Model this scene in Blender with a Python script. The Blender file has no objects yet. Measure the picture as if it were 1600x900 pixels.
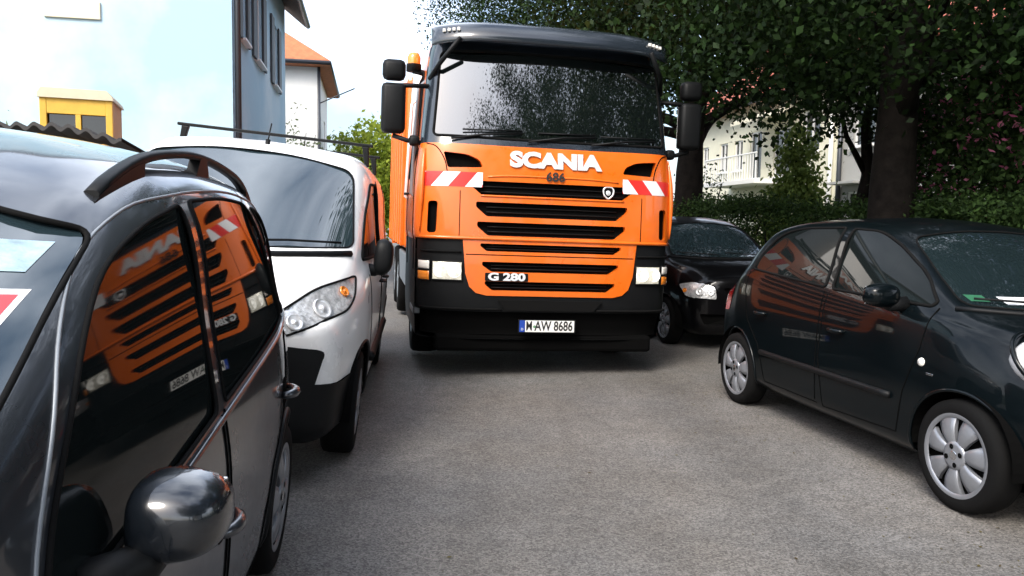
import bpy, bmesh, math, random
import numpy as np
from mathutils import Vector, Matrix
from mathutils.bvhtree import BVHTree
from mathutils.geometry import tessellate_polygon

R = math.radians
sc = bpy.context.scene
COL = sc.collection

# ---------------------------------------------------------------- camera
cam_d = bpy.data.cameras.new('camera')
cam = bpy.data.objects.new('camera', cam_d)
COL.objects.link(cam)
cam_d.sensor_width = 36.0
cam_d.lens = 27.0
cam_d.clip_start = 0.05
cam_d.clip_end = 3000
p_, r_ = R(4.8), R(1.0)
_f = Vector((0, math.cos(p_), -math.sin(p_)))
_r = Vector((1, 0, 0)); _u = _r.cross(_f)
_R = _r*math.cos(r_) + _u*math.sin(r_)
_U = -_r*math.sin(r_) + _u*math.cos(r_)
cam.matrix_world = Matrix((( _R.x, _U.x, -_f.x, 0), (_R.y, _U.y, -_f.y, 0), (_R.z, _U.z, -_f.z, 1.45), (0, 0, 0, 1)))
sc.camera = cam

# ---------------------------------------------------------------- sky, sun, exposure
SUN_EL, SUN_AZ = 46.0, 208.0       # azimuth clockwise from +Y (the view direction): behind the viewer, to the left
world = bpy.data.worlds.new('World'); sc.world = world
world.use_nodes = True
nt = world.node_tree
bg = nt.nodes['Background']
sky = nt.nodes.new('ShaderNodeTexSky')
sky.sky_type = 'NISHITA'; sky.sun_disc = False
sky.sun_elevation = R(SUN_EL); sky.sun_rotation = R(SUN_AZ)
sky.air_density = 1.0; sky.dust_density = 4.0; sky.ozone_density = 1.0
tcw = nt.nodes.new('ShaderNodeTexCoord')
nz = nt.nodes.new('ShaderNodeTexNoise'); nz.inputs['Scale'].default_value = 2.2; nz.inputs['Detail'].default_value = 5
rmp = nt.nodes.new('ShaderNodeValToRGB')
rmp.color_ramp.elements[0].position = 0.40; rmp.color_ramp.elements[1].position = 0.62
mixc = nt.nodes.new('ShaderNodeMixRGB'); mixc.inputs[2].default_value = (10.5, 11.2, 12.4, 1)
mulc = nt.nodes.new('ShaderNodeMath'); mulc.operation = 'MULTIPLY'; mulc.inputs[1].default_value = 0.6
nt.links.new(tcw.outputs['Generated'], nz.inputs['Vector'])
nt.links.new(nz.outputs['Fac'], rmp.inputs[0])
nt.links.new(rmp.outputs[0], mulc.inputs[0])
nt.links.new(mulc.outputs[0], mixc.inputs[0])
nt.links.new(sky.outputs[0], mixc.inputs[1])
nt.links.new(mixc.outputs[0], bg.inputs[0])
bg.inputs[1].default_value = 0.15
sun_d = bpy.data.lights.new('sun', 'SUN'); sun_d.energy = 1.5; sun_d.angle = R(22); sun_d.color = (1, 0.96, 0.9)
sun = bpy.data.objects.new('sun', sun_d); COL.objects.link(sun)
_sd = Vector((math.sin(R(SUN_AZ))*math.cos(R(SUN_EL)), math.cos(R(SUN_AZ))*math.cos(R(SUN_EL)), math.sin(R(SUN_EL))))
sun.rotation_euler = _sd.to_track_quat('Z', 'Y').to_euler()
sc.view_settings.view_transform = 'Standard'
sc.view_settings.look = 'None'
sc.view_settings.exposure = 1.28
sc.view_settings.gamma = 1.0

# ---------------------------------------------------------------- helpers
def mat(name, col, rough=0.6, metal=0.0, coat=0.0, spec=0.5, var=0.0, scale=6.0, bump=0.0, bscale=60.0, emit=None, ior=1.5, rvar=0.0, detail=4.0):
    m = bpy.data.materials.new(name); m.use_nodes = True
    t = m.node_tree; b = t.nodes['Principled BSDF']
    b.inputs['Base Color'].default_value = (*col, 1)
    b.inputs['Roughness'].default_value = rough
    b.inputs['Metallic'].default_value = metal
    b.inputs['IOR'].default_value = ior
    b.inputs['Specular IOR Level'].default_value = spec
    b.inputs['Coat Weight'].default_value = coat
    b.inputs['Coat Roughness'].default_value = 0.04
    tc = t.nodes.new('ShaderNodeTexCoord')
    if var or rvar:
        n = t.nodes.new('ShaderNodeTexNoise'); n.inputs['Scale'].default_value = scale; n.inputs['Detail'].default_value = detail
        n.inputs['Roughness'].default_value = 0.65
        t.links.new(tc.outputs['Object'], n.inputs['Vector'])
        if var:
            rp = t.nodes.new('ShaderNodeMapRange')
            rp.inputs[1].default_value = 0.25; rp.inputs[2].default_value = 0.75
            rp.inputs[3].default_value = 1-var; rp.inputs[4].default_value = 1+var
            hs = t.nodes.new('ShaderNodeHueSaturation'); hs.inputs['Color'].default_value = (*col, 1)
            t.links.new(n.outputs['Fac'], rp.inputs[0]); t.links.new(rp.outputs[0], hs.inputs['Value'])
            t.links.new(hs.outputs[0], b.inputs['Base Color'])
        if rvar:
            rp = t.nodes.new('ShaderNodeMapRange')
            rp.inputs[1].default_value = 0.3; rp.inputs[2].default_value = 0.7
            rp.inputs[3].default_value = max(0.0, rough-rvar); rp.inputs[4].default_value = rough+rvar
            t.links.new(n.outputs['Fac'], rp.inputs[0]); t.links.new(rp.outputs[0], b.inputs['Roughness'])
    if bump:
        n2 = t.nodes.new('ShaderNodeTexNoise'); n2.inputs['Scale'].default_value = bscale; n2.inputs['Detail'].default_value = 4
        t.links.new(tc.outputs['Object'], n2.inputs['Vector'])
        bp = t.nodes.new('ShaderNodeBump'); bp.inputs['Strength'].default_value = bump; bp.inputs['Distance'].default_value = 0.01
        t.links.new(n2.outputs['Fac'], bp.inputs['Height']); t.links.new(bp.outputs[0], b.inputs['Normal'])
    if emit:
        b.inputs['Emission Color'].default_value = (*emit[0], 1); b.inputs['Emission Strength'].default_value = emit[1]
    return m

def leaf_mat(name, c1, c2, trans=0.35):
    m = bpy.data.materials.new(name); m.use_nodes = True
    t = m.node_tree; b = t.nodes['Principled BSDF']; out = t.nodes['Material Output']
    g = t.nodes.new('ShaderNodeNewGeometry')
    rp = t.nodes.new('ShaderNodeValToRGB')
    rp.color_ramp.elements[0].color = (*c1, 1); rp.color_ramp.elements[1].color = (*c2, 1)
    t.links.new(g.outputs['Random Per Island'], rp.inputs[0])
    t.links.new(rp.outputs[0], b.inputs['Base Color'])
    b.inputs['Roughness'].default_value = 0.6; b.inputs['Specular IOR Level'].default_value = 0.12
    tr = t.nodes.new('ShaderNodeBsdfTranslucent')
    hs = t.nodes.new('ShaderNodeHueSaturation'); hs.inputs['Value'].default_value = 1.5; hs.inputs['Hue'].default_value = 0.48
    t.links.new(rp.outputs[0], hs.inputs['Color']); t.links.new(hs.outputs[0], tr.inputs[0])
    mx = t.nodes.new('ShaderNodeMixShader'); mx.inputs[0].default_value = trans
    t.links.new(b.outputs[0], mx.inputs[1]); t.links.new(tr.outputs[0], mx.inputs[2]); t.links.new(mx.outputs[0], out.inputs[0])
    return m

def link(o, parent=None):
    COL.objects.link(o)
    if parent is not None:
        o.parent = parent
    return o

def tag(o, label=None, cat=None, group=None, kind=None):
    if label: o['label'] = label
    if cat: o['category'] = cat
    if group: o['group'] = group
    if kind: o['kind'] = kind
    return o

def thing(name, label, cat, loc=(0, 0, 0), group=None, M=None):
    o = bpy.data.objects.new(name, None); COL.objects.link(o)
    o.empty_display_size = 0.2
    if M is not None: o.matrix_world = M
    else: o.location = loc
    return tag(o, label, cat, group)

def from_bm(name, bm, mats, parent=None, smooth=False, M=None):
    me = bpy.data.meshes.new(name)
    bm.to_mesh(me); bm.free()
    for m in (mats if isinstance(mats, (list, tuple)) else [mats]): me.materials.append(m)
    if smooth:
        for p in me.polygons: p.use_smooth = True
    o = bpy.data.objects.new(name, me)
    if M is not None: o.matrix_local = M
    return link(o, parent)

def from_arr(name, V, F, mats, parent=None, smooth=False):
    me = bpy.data.meshes.new(name)
    me.from_pydata([tuple(v) for v in V], [], [tuple(f) for f in F]); me.update()
    for m in (mats if isinstance(mats, (list, tuple)) else [mats]): me.materials.append(m)
    if smooth:
        for p in me.polygons: p.use_smooth = True
    return link(bpy.data.objects.new(name, me), parent)

def add_box(bm, c, s, bevel=0.0, rot=None, mi=0):
    r = bmesh.ops.create_cube(bm, size=1.0)
    vs = r['verts']
    bmesh.ops.scale(bm, vec=s, verts=vs)
    if bevel:
        es = list({e for v in vs for e in v.link_edges})
        b = bmesh.ops.bevel(bm, geom=es, offset=bevel, segments=2, profile=0.5, affect='EDGES')
        vs = list({v for f in b['faces'] for v in f.verts} | set(v for v in vs if v.is_valid))
        fs = set(f for v in vs for f in v.link_faces); vs = list({v for f in fs for v in f.verts})
    if rot is not None: bmesh.ops.rotate(bm, cent=(0, 0, 0), matrix=rot, verts=vs)
    bmesh.ops.translate(bm, vec=c, verts=vs)
    for f in {f for v in vs for f in v.link_faces}: f.material_index = mi
    return vs

def add_tube(bm, pts, rad, n=8, closed=False, cap=True, mi=0):
    pts = [Vector(p) for p in pts]
    N = len(pts)
    rads = rad if isinstance(rad, (list, tuple)) else [rad]*N
    rings = []
    prev = None
    for i in range(N):
        if closed: t = (pts[(i+1) % N]-pts[i-1])
        else: t = pts[min(i+1, N-1)]-pts[max(i-1, 0)]
        if t.length < 1e-9: t = Vector((0, 0, 1))
        t.normalize()
        if prev is None:
            a = Vector((0, 0, 1)) if abs(t.z) < 0.9 else Vector((1, 0, 0))
            u = t.cross(a).normalized()
        else:
            u = (prev - t*prev.dot(t))
            u = u.normalized() if u.length > 1e-6 else t.orthogonal().normalized()
        prev = u; v = t.cross(u)
        rings.append([bm.verts.new(pts[i] + (u*math.cos(2*math.pi*k/n) + v*math.sin(2*math.pi*k/n))*rads[i]) for k in range(n)])
    M = N if closed else N-1
    for i in range(M):
        a, b = rings[i], rings[(i+1) % N]
        for k in range(n):
            f = bm.faces.new((a[k], a[(k+1) % n], b[(k+1) % n], b[k])); f.material_index = mi; f.smooth = True
    if cap and not closed:
        bm.faces.new(rings[0][::-1]).material_index = mi; bm.faces.new(rings[-1]).material_index = mi

def add_lathe(bm, prof, n=40, axis='y', c=(0, 0, 0), mi=0, smooth=True, close=False):
    """prof: list of (r, h) ; spun about the axis through c"""
    rings = []
    for (r, h) in prof:
        ring = []
        for k in range(n):
            a = 2*math.pi*k/n
            if axis == 'y': p = (r*math.cos(a), h, r*math.sin(a))
            elif axis == 'x': p = (h, r*math.cos(a), r*math.sin(a))
            else: p = (r*math.cos(a), r*math.sin(a), h)
            ring.append(bm.verts.new(Vector(p)+Vector(c)))
        rings.append(ring)
    for i in range(len(rings)-1):
        for k in range(n):
            f = bm.faces.new((rings[i][k], rings[i][(k+1) % n], rings[i+1][(k+1) % n], rings[i+1][k]))
            f.smooth = smooth; f.material_index = mi
    return rings

def add_prism(bm, poly, h0, h1, fn, mi=0, bevel=0.0):
    """extrude a 2-D polygon between h0 and h1; fn(a,b,h)->xyz"""
    A = [bm.verts.new(fn(a, b, h0)) for a, b in poly]
    B = [bm.verts.new(fn(a, b, h1)) for a, b in poly]
    n = len(poly)
    fs = [bm.faces.new(A[::-1]), bm.faces.new(B)]
    for i in range(n): fs.append(bm.faces.new((A[i], A[(i+1) % n], B[(i+1) % n], B[i])))
    for f in fs: f.material_index = mi
    if bevel:
        es = list(fs[1].edges)
        bmesh.ops.bevel(bm, geom=es, offset=bevel, segments=2, profile=0.5, affect='EDGES')

def pchip(kn):
    xs = np.array([k[0] for k in kn], float); ys = np.array([k[1] for k in kn], float)
    o = np.argsort(xs); xs, ys = xs[o], ys[o]
    if len(xs) == 1: return lambda x: float(ys[0])
    h = np.diff(xs); d = np.diff(ys)/h
    m = np.zeros(len(xs)); m[0] = d[0]; m[-1] = d[-1]
    for i in range(1, len(xs)-1):
        if d[i-1]*d[i] > 0:
            w1 = 2*h[i]+h[i-1]; w2 = h[i]+2*h[i-1]
            m[i] = (w1+w2)/(w1/d[i-1]+w2/d[i])
    def f(x):
        x = min(max(x, xs[0]), xs[-1])
        i = min(max(int(np.searchsorted(xs, x))-1, 0), len(h)-1)
        t = (x-xs[i])/h[i]
        return float(ys[i]*(1+2*t)*(1-t)**2 + m[i]*h[i]*t*(1-t)**2 + ys[i+1]*t*t*(3-2*t) + m[i+1]*h[i]*t*t*(t-1))
    return f

def catmull(P, seg=7):
    P = [np.array(p, float) for p in P]
    Q = [2*P[0]-P[1]] + P + [2*P[-1]-P[-2]]
    out = []
    for i in range(1, len(Q)-2):
        p0, p1, p2, p3 = Q[i-1:i+3]
        t0 = 0; t1 = t0+max(np.linalg.norm(p1-p0), 1e-6)**.5; t2 = t1+max(np.linalg.norm(p2-p1), 1e-6)**.5; t3 = t2+max(np.linalg.norm(p3-p2), 1e-6)**.5
        for k in range(seg):
            t = t1+(t2-t1)*k/seg
            A1 = (t1-t)/(t1-t0)*p0+(t-t0)/(t1-t0)*p1; A2 = (t2-t)/(t2-t1)*p1+(t-t1)/(t2-t1)*p2; A3 = (t3-t)/(t3-t2)*p2+(t-t2)/(t3-t2)*p3
            B1 = (t2-t)/(t2-t0)*A1+(t-t0)/(t2-t0)*A2; B2 = (t3-t)/(t3-t1)*A2+(t-t1)/(t3-t1)*A3
            out.append((t2-t)/(t2-t1)*B1+(t-t1)/(t2-t1)*B2)
    out.append(P[-1])
    return out

def rpoly(pts, r=0.04, n=4):
    """round the corners of a polygon; an item may carry its own radius as a third value"""
    out = []; N = len(pts)
    for i in range(N):
        p = Vector(pts[i][:2]); rr = pts[i][2] if len(pts[i]) > 2 else r
        a = Vector(pts[i-1][:2])-p; b = Vector(pts[(i+1) % N][:2])-p
        rr_ = min(rr, a.length*0.49, b.length*0.49)
        if rr_ < 1e-4: out.append((p.x, p.y)); continue
        A = p+a.normalized()*rr_; B = p+b.normalized()*rr_
        for k in range(n+1):
            t = k/n; q = A*(1-t)**2 + p*2*t*(1-t) + B*t*t
            out.append((q.x, q.y))
    return out

def dense(poly, d=0.03, closed=True):
    out = []; N = len(poly)
    for i in range(N if closed else N-1):
        a = Vector(poly[i]); b = Vector(poly[(i+1) % N]); k = max(1, int((b-a).length/d))
        for j in range(k): out.append(tuple(a+(b-a)*j/k))
    if not closed: out.append(tuple(poly[-1]))
    return out

def inside(p, poly):
    x, y = p; c = False; n = len(poly); j = n-1
    for i in range(n):
        xi, yi = poly[i]; xj, yj = poly[j]
        if (yi > y) != (yj > y) and x < (xj-xi)*(y-yi)/(yj-yi)+xi: c = not c
        j = i
    return c

AX = {'x': (1, 2), 'y': (0, 2), 'z': (0, 1)}
AXV = {'x': Vector((1, 0, 0)), 'y': Vector((0, 1, 0)), 'z': Vector((0, 0, 1))}

def fit_surface(bm, axis, deg=None):
    """lay the vertices of a pane on one smooth quadratic sheet, as bent glass is; returns its normals"""
    deg = deg or (2 if axis == 'y' else 4)
    i, j = AX[axis]; k = 3-i-j
    V = np.array([v.co[:] for v in bm.verts]); a, b = V[:, i], V[:, j]
    ca, cb = a.mean(), b.mean(); a0, b0 = a-ca, b-cb
    ex = [(p, q) for p in range(5) for q in range(5) if p+q <= deg]
    sa, sb = max(1e-6, np.abs(a0).max()), max(1e-6, np.abs(b0).max()); a1, b1 = a0/sa, b0/sb
    A = np.stack([a1**p*b1**q for p, q in ex], 1)
    c, *_ = np.linalg.lstsq(A, V[:, k], rcond=None)
    off = A@c
    da = sum(cc*p*a1**max(p-1, 0)*b1**q for cc, (p, q) in zip(c, ex))/sa
    db = sum(cc*q*a1**p*b1**max(q-1, 0) for cc, (p, q) in zip(c, ex))/sb
    bm.normal_update()
    sg = 1.0 if sum(v.normal[k] for v in bm.verts) > 0 else -1.0
    N = []
    for v, z, p, q in zip(bm.verts, off, da, db):
        v.co[k] = float(z)
        n = [0, 0, 0]; n[k] = 1.0; n[i] = -float(p); n[j] = -float(q)
        n = Vector(n).normalized()*sg; N.append(n[:])
    return N

def smooth2d(pts, seg=5):
    return [tuple(float(v) for v in p) for p in catmull([np.array(p, float) for p in pts], seg)]

class Shell:
    """a surface mesh from which windows, lamps and openings are cut along exact outlines"""
    def __init__(s, bm):
        s.bm = bm; bm.normal_update()
        s.bvh = BVHTree.FromBMesh(bm)
    def hit(s, axis, sgn, a, b):
        i, j = AX[axis]
        o = [0, 0, 0]; o[i] = a; o[j] = b; k = 3-i-j; o[k] = sgn*12.0
        d = -AXV[axis]*sgn
        h = s.bvh.ray_cast(Vector(o), d)
        if h[0] is None:
            h = s.bvh.find_nearest(Vector([o[0] if k != 0 else 0, o[1] if k != 1 else 0, o[2]]))
        return h[0], h[1]
    def cut(s, poly, axis, sgn, test=None, margin=0.12):
        bm = s.bm; i, j = AX[axis]; k = 3-i-j
        def ok(f):
            if f.normal[k]*sgn < 0.02: return False
            return test(f.calc_center_median()) if test else True
        xs = [q[0] for q in poly]; ys = [q[1] for q in poly]
        def near(lo0, hi0, lo1, hi1, cand):
            res = []
            for f in cand:
                a = [v.co[i] for v in f.verts]; b = [v.co[j] for v in f.verts]
                if max(a) >= lo0 and min(a) <= hi0 and max(b) >= lo1 and min(b) <= hi1: res.append(f)
            return res
        for q in range(len(poly)):
            a = Vector(poly[q]); b = Vector(poly[(q+1) % len(poly)])
            if (b-a).length < 1e-5: continue
            d = (b-a).normalized(); nrm = [0, 0, 0]; nrm[i] = -d.y; nrm[j] = d.x
            co = [0, 0, 0]; co[i] = a.x; co[j] = a.y
            e = 0.004
            cand = [f for f in near(min(a.x, b.x)-e, max(a.x, b.x)+e, min(a.y, b.y)-e, max(a.y, b.y)+e, bm.faces) if ok(f)]
            if not cand: continue
            ed = list({x for f in cand for x in f.edges}); ve = list({x for f in cand for x in f.verts})
            bmesh.ops.bisect_plane(bm, geom=cand+ed+ve, dist=1e-5, plane_co=co, plane_no=nrm)
        bm.normal_update()
        res = []
        for f in near(min(xs), max(xs), min(ys), max(ys), bm.faces):
            c = f.calc_center_median()
            if ok(f) and inside((c[i], c[j]), poly): res.append(f)
        return res
    def take(s, faces, name, mats, parent, offset=0.0, wall=0.0, smooth=True, delete=True, direction=None, fit=None):
        """move faces to an object of their own; offset along normals; wall>0: a recess of that depth with side walls (2nd material)"""
        nb = bmesh.new(); vm = {}
        fs = set(faces)
        dv = direction
        for f in faces:
            for v in f.verts:
                if v not in vm:
                    n = dv if dv is not None else v.normal
                    vm[v] = nb.verts.new(v.co + n*(offset-wall))
        for f in faces:
            try:
                nf = nb.faces.new([vm[v] for v in f.verts]); nf.smooth = smooth
            except ValueError: pass
        if wall:
            wm = {}
            for f in faces:
                for l in f.loops:
                    e = l.edge
                    if sum(1 for g in e.link_faces if g in fs) == 1:
                        a, b = l.vert, l.link_loop_next.vert
                        for v in (a, b):
                            if v not in wm: wm[v] = nb.verts.new(v.co.copy())
                        nf = nb.faces.new((vm[b], vm[a], wm[a], wm[b])); nf.material_index = 1
        if delete: bmesh.ops.delete(s.bm, geom=list(faces), context='FACES')
        nrm = fit_surface(nb, fit[0], int(fit[1:]) if fit[1:] else None) if fit else None
        o = from_bm(name, nb, mats, parent)
        if nrm is not None:
            me = o.data; me.normals_split_custom_set_from_vertices(nrm)
        return o
    def line(s, poly, axis, sgn, closed=True, lift=0.0, d=0.03):
        out = []
        for a, b in dense(poly, d, closed):
            h, n = s.hit(axis, sgn, a, b)
            if n.dot(AXV[axis]*sgn) < 0: n = -n
            out.append(h+n*lift)
        return out
    def trim(s, name, poly, axis, sgn, rad, m, parent, closed=True, lift=0.0, n=6, d=0.03):
        nb = bmesh.new()
        add_tube(nb, s.line(poly, axis, sgn, closed, lift, d), rad, n, closed)
        return from_bm(name, nb, m, parent, True)

def text_mesh(body, size, extrude=0.004, offset=0.0, sx=1.0, shear=0.0, spacing=1.0):
    cu = bpy.data.curves.new('lettering', 'FONT'); cu.body = body; cu.size = size; cu.extrude = extrude; cu.offset = offset
    cu.align_x = 'CENTER'; cu.align_y = 'CENTER'; cu.shear = shear; cu.space_character = spacing; cu.resolution_u = 4
    o = bpy.data.objects.new('lettering', cu); COL.objects.link(o)
    dg = bpy.context.evaluated_depsgraph_get()
    me = bpy.data.meshes.new_from_object(o.evaluated_get(dg))
    bpy.data.objects.remove(o); bpy.data.curves.remove(cu)
    for v in me.vertices: v.co.x *= sx
    return me

def put_text(name, body, size, fn, m, parent, **k):
    """fn(u, v, h) -> local position"""
    me = text_mesh(body, size, **k)
    for v in me.vertices: v.co = fn(v.co.x, v.co.y, v.co.z)
    me.materials.clear(); me.materials.append(m)
    return link(bpy.data.objects.new(name, me), parent)

def pose(x, y, z, yaw, lean=0.0):
    """vehicle frame: x forward (towards the camera at yaw 0), y to the vehicle's left, z up; lean lowers its left side"""
    c, s = math.cos(yaw), math.sin(yaw)
    fwd = Vector((s, -c, 0)); left = Vector((c, s, 0)); up = Vector((0, 0, 1))
    l2 = left*math.cos(lean)-up*math.sin(lean); u2 = up*math.cos(lean)+left*math.sin(lean)
    M = Matrix.Identity(4)
    for i in range(3):
        M[i][0] = fwd[i]; M[i][1] = l2[i]; M[i][2] = u2[i]
    M[0][3], M[1][3], M[2][3] = x, y, z
    return M

# ---------------------------------------------------------------- materials
m_orange = mat('orange_paint', (0.68, 0.125, 0.006), 0.36, coat=0.5, var=0.12, scale=4, rvar=0.16, detail=8)
m_black_pl = mat('black_plastic', (0.005, 0.0055, 0.006), 0.5, spec=0.16, var=0.2, scale=9, bump=0.05, bscale=200)
m_dark_void = mat('dark_recess', (0.003, 0.003, 0.003), 0.9, spec=0.03)
m_rubber = mat('rubber', (0.005, 0.005, 0.005), 0.85, spec=0.1, bump=0.1, bscale=90)
m_glass = mat('dark_glass', (0.006, 0.008, 0.009), 0.02, spec=0.6, ior=1.55)
m_glass_t = mat('tinted_glass', (0.008, 0.014, 0.016), 0.03, spec=0.6, ior=1.55, rvar=0.015, scale=5)
m_mirrorpaint = mat('dark_gloss_mirror_paint', (0.006, 0.008, 0.011), 0.25, metal=0.0, spec=0.4, coat=1.0)
m_nearglass = mat('tinted_side_glass', (0.006, 0.008, 0.008), 0.03, spec=0.5, ior=1.22, rvar=0.015, scale=4)
m_ws = mat('windscreen_glass', (0.016, 0.028, 0.034), 0.03, spec=0.5, ior=2.1)
m_lorryglass = mat('coated_windscreen_glass', (0.004, 0.006, 0.006), 0.02, spec=0.5, ior=2.6)
m_chrome = mat('chrome', (0.75, 0.76, 0.78), 0.12, metal=1.0)
m_silver = mat('silver_plastic', (0.24, 0.25, 0.27), 0.35, metal=0.55, var=0.12, scale=12)
m_lettersilver = mat('silver_letter', (0.72, 0.73, 0.74), 0.35, metal=0.3)
m_white_paint = mat('white_paint', (0.78, 0.78, 0.77), 0.3, coat=0.6, var=0.03, scale=2.5, rvar=0.06)
m_nearpaint = mat('dark_metallic_paint', (0.048, 0.053, 0.062), 0.30, metal=0.6, spec=0.4, coat=1.0, var=0.12, scale=5, rvar=0.05)
m_micra = mat('black_blue_paint', (0.0015, 0.003, 0.0038), 0.35, spec=0.05, coat=0.42, var=0.15, scale=3, rvar=0.05)
m_blackpaint = mat('black_paint', (0.002, 0.002, 0.0025), 0.35, spec=0.08, coat=0.4)
m_lampon = mat('lit_lamp', (0.5, 0.49, 0.44), 0.12, metal=0.3, var=0.6, scale=22, emit=((1, 0.93, 0.74), 0.22), bump=0.5, bscale=40)
m_lampglow = mat('glowing_reflector', (0.7, 0.7, 0.66), 0.1, emit=((1, 0.96, 0.84), 0.55), coat=1.0)
m_lens = mat('headlamp_lens', (0.62, 0.63, 0.64), 0.12, metal=0.45, var=0.45, scale=26, bump=0.6, bscale=38, coat=1.0)
m_reflector = mat('lamp_reflector', (0.75, 0.76, 0.77), 0.3, metal=0.5)
m_amber = mat('amber_lens', (0.75, 0.22, 0.02), 0.15, coat=0.6)
m_clear = mat('clear_lens', (0.75, 0.72, 0.66), 0.15, coat=0.6)
m_red = mat('red_film', (0.62, 0.02, 0.015), 0.35)
m_wfilm = mat('white_film', (0.74, 0.75, 0.76), 0.35)
m_platewhite = mat('plate_white', (0.75, 0.75, 0.72), 0.4)
m_plateblue = mat('plate_blue', (0.01, 0.05, 0.32), 0.4)
m_ink = mat('black_ink', (0.01, 0.01, 0.01), 0.5)
m_visor = mat('visor_tint', (0.014, 0.019, 0.026), 0.2, coat=0.6)
m_grey_arm = mat('grey_painted_metal', (0.22, 0.24, 0.26), 0.4, metal=0.3)

# ================================================================ STREET AND GROUND
DX, DY = -0.184, 0.983        # street axis
def st(a, l):
    """street coordinates: a along the street from the camera, l to the right"""
    return (DX*a + DY*l, DY*a - DX*l)

def strip(name, l0, l1, z, m, a0=-60, a1=260, thick=0.0, kind='structure'):
    bm = bmesh.new(); V = []
    for a, l in ((a0, l0), (a0, l1), (a1, l1), (a1, l0)):
        x, y = st(a, l); V.append((x, y))
    if thick:
        add_prism(bm, V, z-thick, z, lambda a, b, h: (a, b, h), bevel=0.02)
    else:
        bm.faces.new([bm.verts.new((x, y, z)) for x, y in V][::1])
    bm.normal_update()
    bmesh.ops.recalc_face_normals(bm, faces=bm.faces) if thick else None
    o = from_bm(name, bm, m); o['kind'] = kind
    return o

def asphalt():
    m = bpy.data.materials.new('asphalt'); m.use_nodes = True
    t = m.node_tree; b = t.nodes['Principled BSDF']
    tc = t.nodes.new('ShaderNodeTexCoord')
    def noise(scale, det, rough=0.6):
        n = t.nodes.new('ShaderNodeTexNoise'); n.inputs['Scale'].default_value = scale; n.inputs['Detail'].default_value = det
        n.inputs['Roughness'].default_value = rough
        t.links.new(tc.outputs['Object'], n.inputs['Vector']); return n
    def mr(n, a, bb, c, d, out='Fac'):
        r = t.nodes.new('ShaderNodeMapRange'); r.inputs[1].default_value = a; r.inputs[2].default_value = bb; r.inputs[3].default_value = c; r.inputs[4].default_value = d
        t.links.new(n.outputs[out], r.inputs[0]); return r
    vo = t.nodes.new('ShaderNodeTexVoronoi'); vo.inputs['Scale'].default_value = 120
    t.links.new(tc.outputs['Object'], vo.inputs['Vector'])
    sep = t.nodes.new('ShaderNodeSeparateColor'); t.links.new(vo.outputs['Color'], sep.inputs[0])
    grain = mr(sep, 0, 1, 0.55, 1.5, 'Red')
    big = mr(noise(0.55, 4), 0.3, 0.7, 0.78, 1.22)
    mid = mr(noise(7, 5), 0.3, 0.7, 0.88, 1.12)
    mul = t.nodes.new('ShaderNodeMath'); mul.operation = 'MULTIPLY'; t.links.new(grain.outputs[0], mul.inputs[0]); t.links.new(big.outputs[0], mul.inputs[1])
    mul2 = t.nodes.new('ShaderNodeMath'); mul2.operation = 'MULTIPLY'; t.links.new(mul.outputs[0], mul2.inputs[0]); t.links.new(mid.outputs[0], mul2.inputs[1])
    mp = t.nodes.new('ShaderNodeMapping'); mp.inputs['Rotation'].default_value = (0, 0, math.atan2(DX, DY)); mp.inputs['Scale'].default_value = (1.6, 0.09, 1)
    t.links.new(tc.outputs['Object'], mp.inputs['Vector'])
    ns = t.nodes.new('ShaderNodeTexNoise'); ns.inputs['Scale'].default_value = 1.0; ns.inputs['Detail'].default_value = 3; t.links.new(mp.outputs[0], ns.inputs['Vector'])
    trk = mr(ns, 0.3, 0.7, 0.84, 1.16)
    mul3 = t.nodes.new('ShaderNodeMath'); mul3.operation = 'MULTIPLY'; t.links.new(mul2.outputs[0], mul3.inputs[0]); t.links.new(trk.outputs[0], mul3.inputs[1]); mul2 = mul3
    hue = t.nodes.new('ShaderNodeMixRGB'); hue.inputs[1].default_value = (0.122, 0.113, 0.102, 1); hue.inputs[2].default_value = (0.118, 0.114, 0.109, 1)
    t.links.new(mr(noise(0.9, 3), 0.35, 0.65, 0, 1).outputs[0], hue.inputs[0])
    hs = t.nodes.new('ShaderNodeHueSaturation'); t.links.new(hue.outputs[0], hs.inputs['Color']); t.links.new(mul2.outputs[0], hs.inputs['Value'])
    t.links.new(hs.outputs[0], b.inputs['Base Color'])
    b.inputs['Roughness'].default_value = 0.8; b.inputs['Specular IOR Level'].default_value = 0.3
    bp = t.nodes.new('ShaderNodeBump'); bp.inputs['Strength'].default_value = 0.6; bp.inputs['Distance'].default_value = 0.006
    t.links.new(vo.outputs['Distance'], bp.inputs['Height']); t.links.new(bp.outputs[0], b.inputs['Normal'])
    return m

m_soil = mat('soil_and_grass', (0.035, 0.045, 0.018), 0.95, var=0.6, scale=3, bump=0.6, bscale=25)
m_pave = mat('pavement', (0.16, 0.155, 0.15), 0.85, var=0.2, scale=9, bump=0.3, bscale=80)
m_kerb = mat('kerb_stone', (0.2, 0.195, 0.185), 0.8, var=0.25, scale=14, bump=0.3, bscale=70)
m_asphalt = asphalt()

bm = bmesh.new()
bm.faces.new([bm.verts.new(p) for p in ((-1500, -1500, -0.02), (1500, -1500, -0.02), (1500, 1500, -0.02), (-1500, 1500, -0.02))])
from_bm('ground', bm, m_soil)['kind'] = 'structure'
strip('road', -1.60, 4.75, 0.0, m_asphalt)
strip('kerb_left', -1.72, -1.60, 0.13, m_kerb, thick=0.25)
strip('pavement_left', -3.6, -1.72, 0.126, m_pave, thick=0.2)
strip('kerb_right', 4.75, 4.87, 0.11, m_kerb, thick=0.25)
strip('verge', 4.87, 7.6, 0.10, m_soil, thick=0.2)

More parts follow.
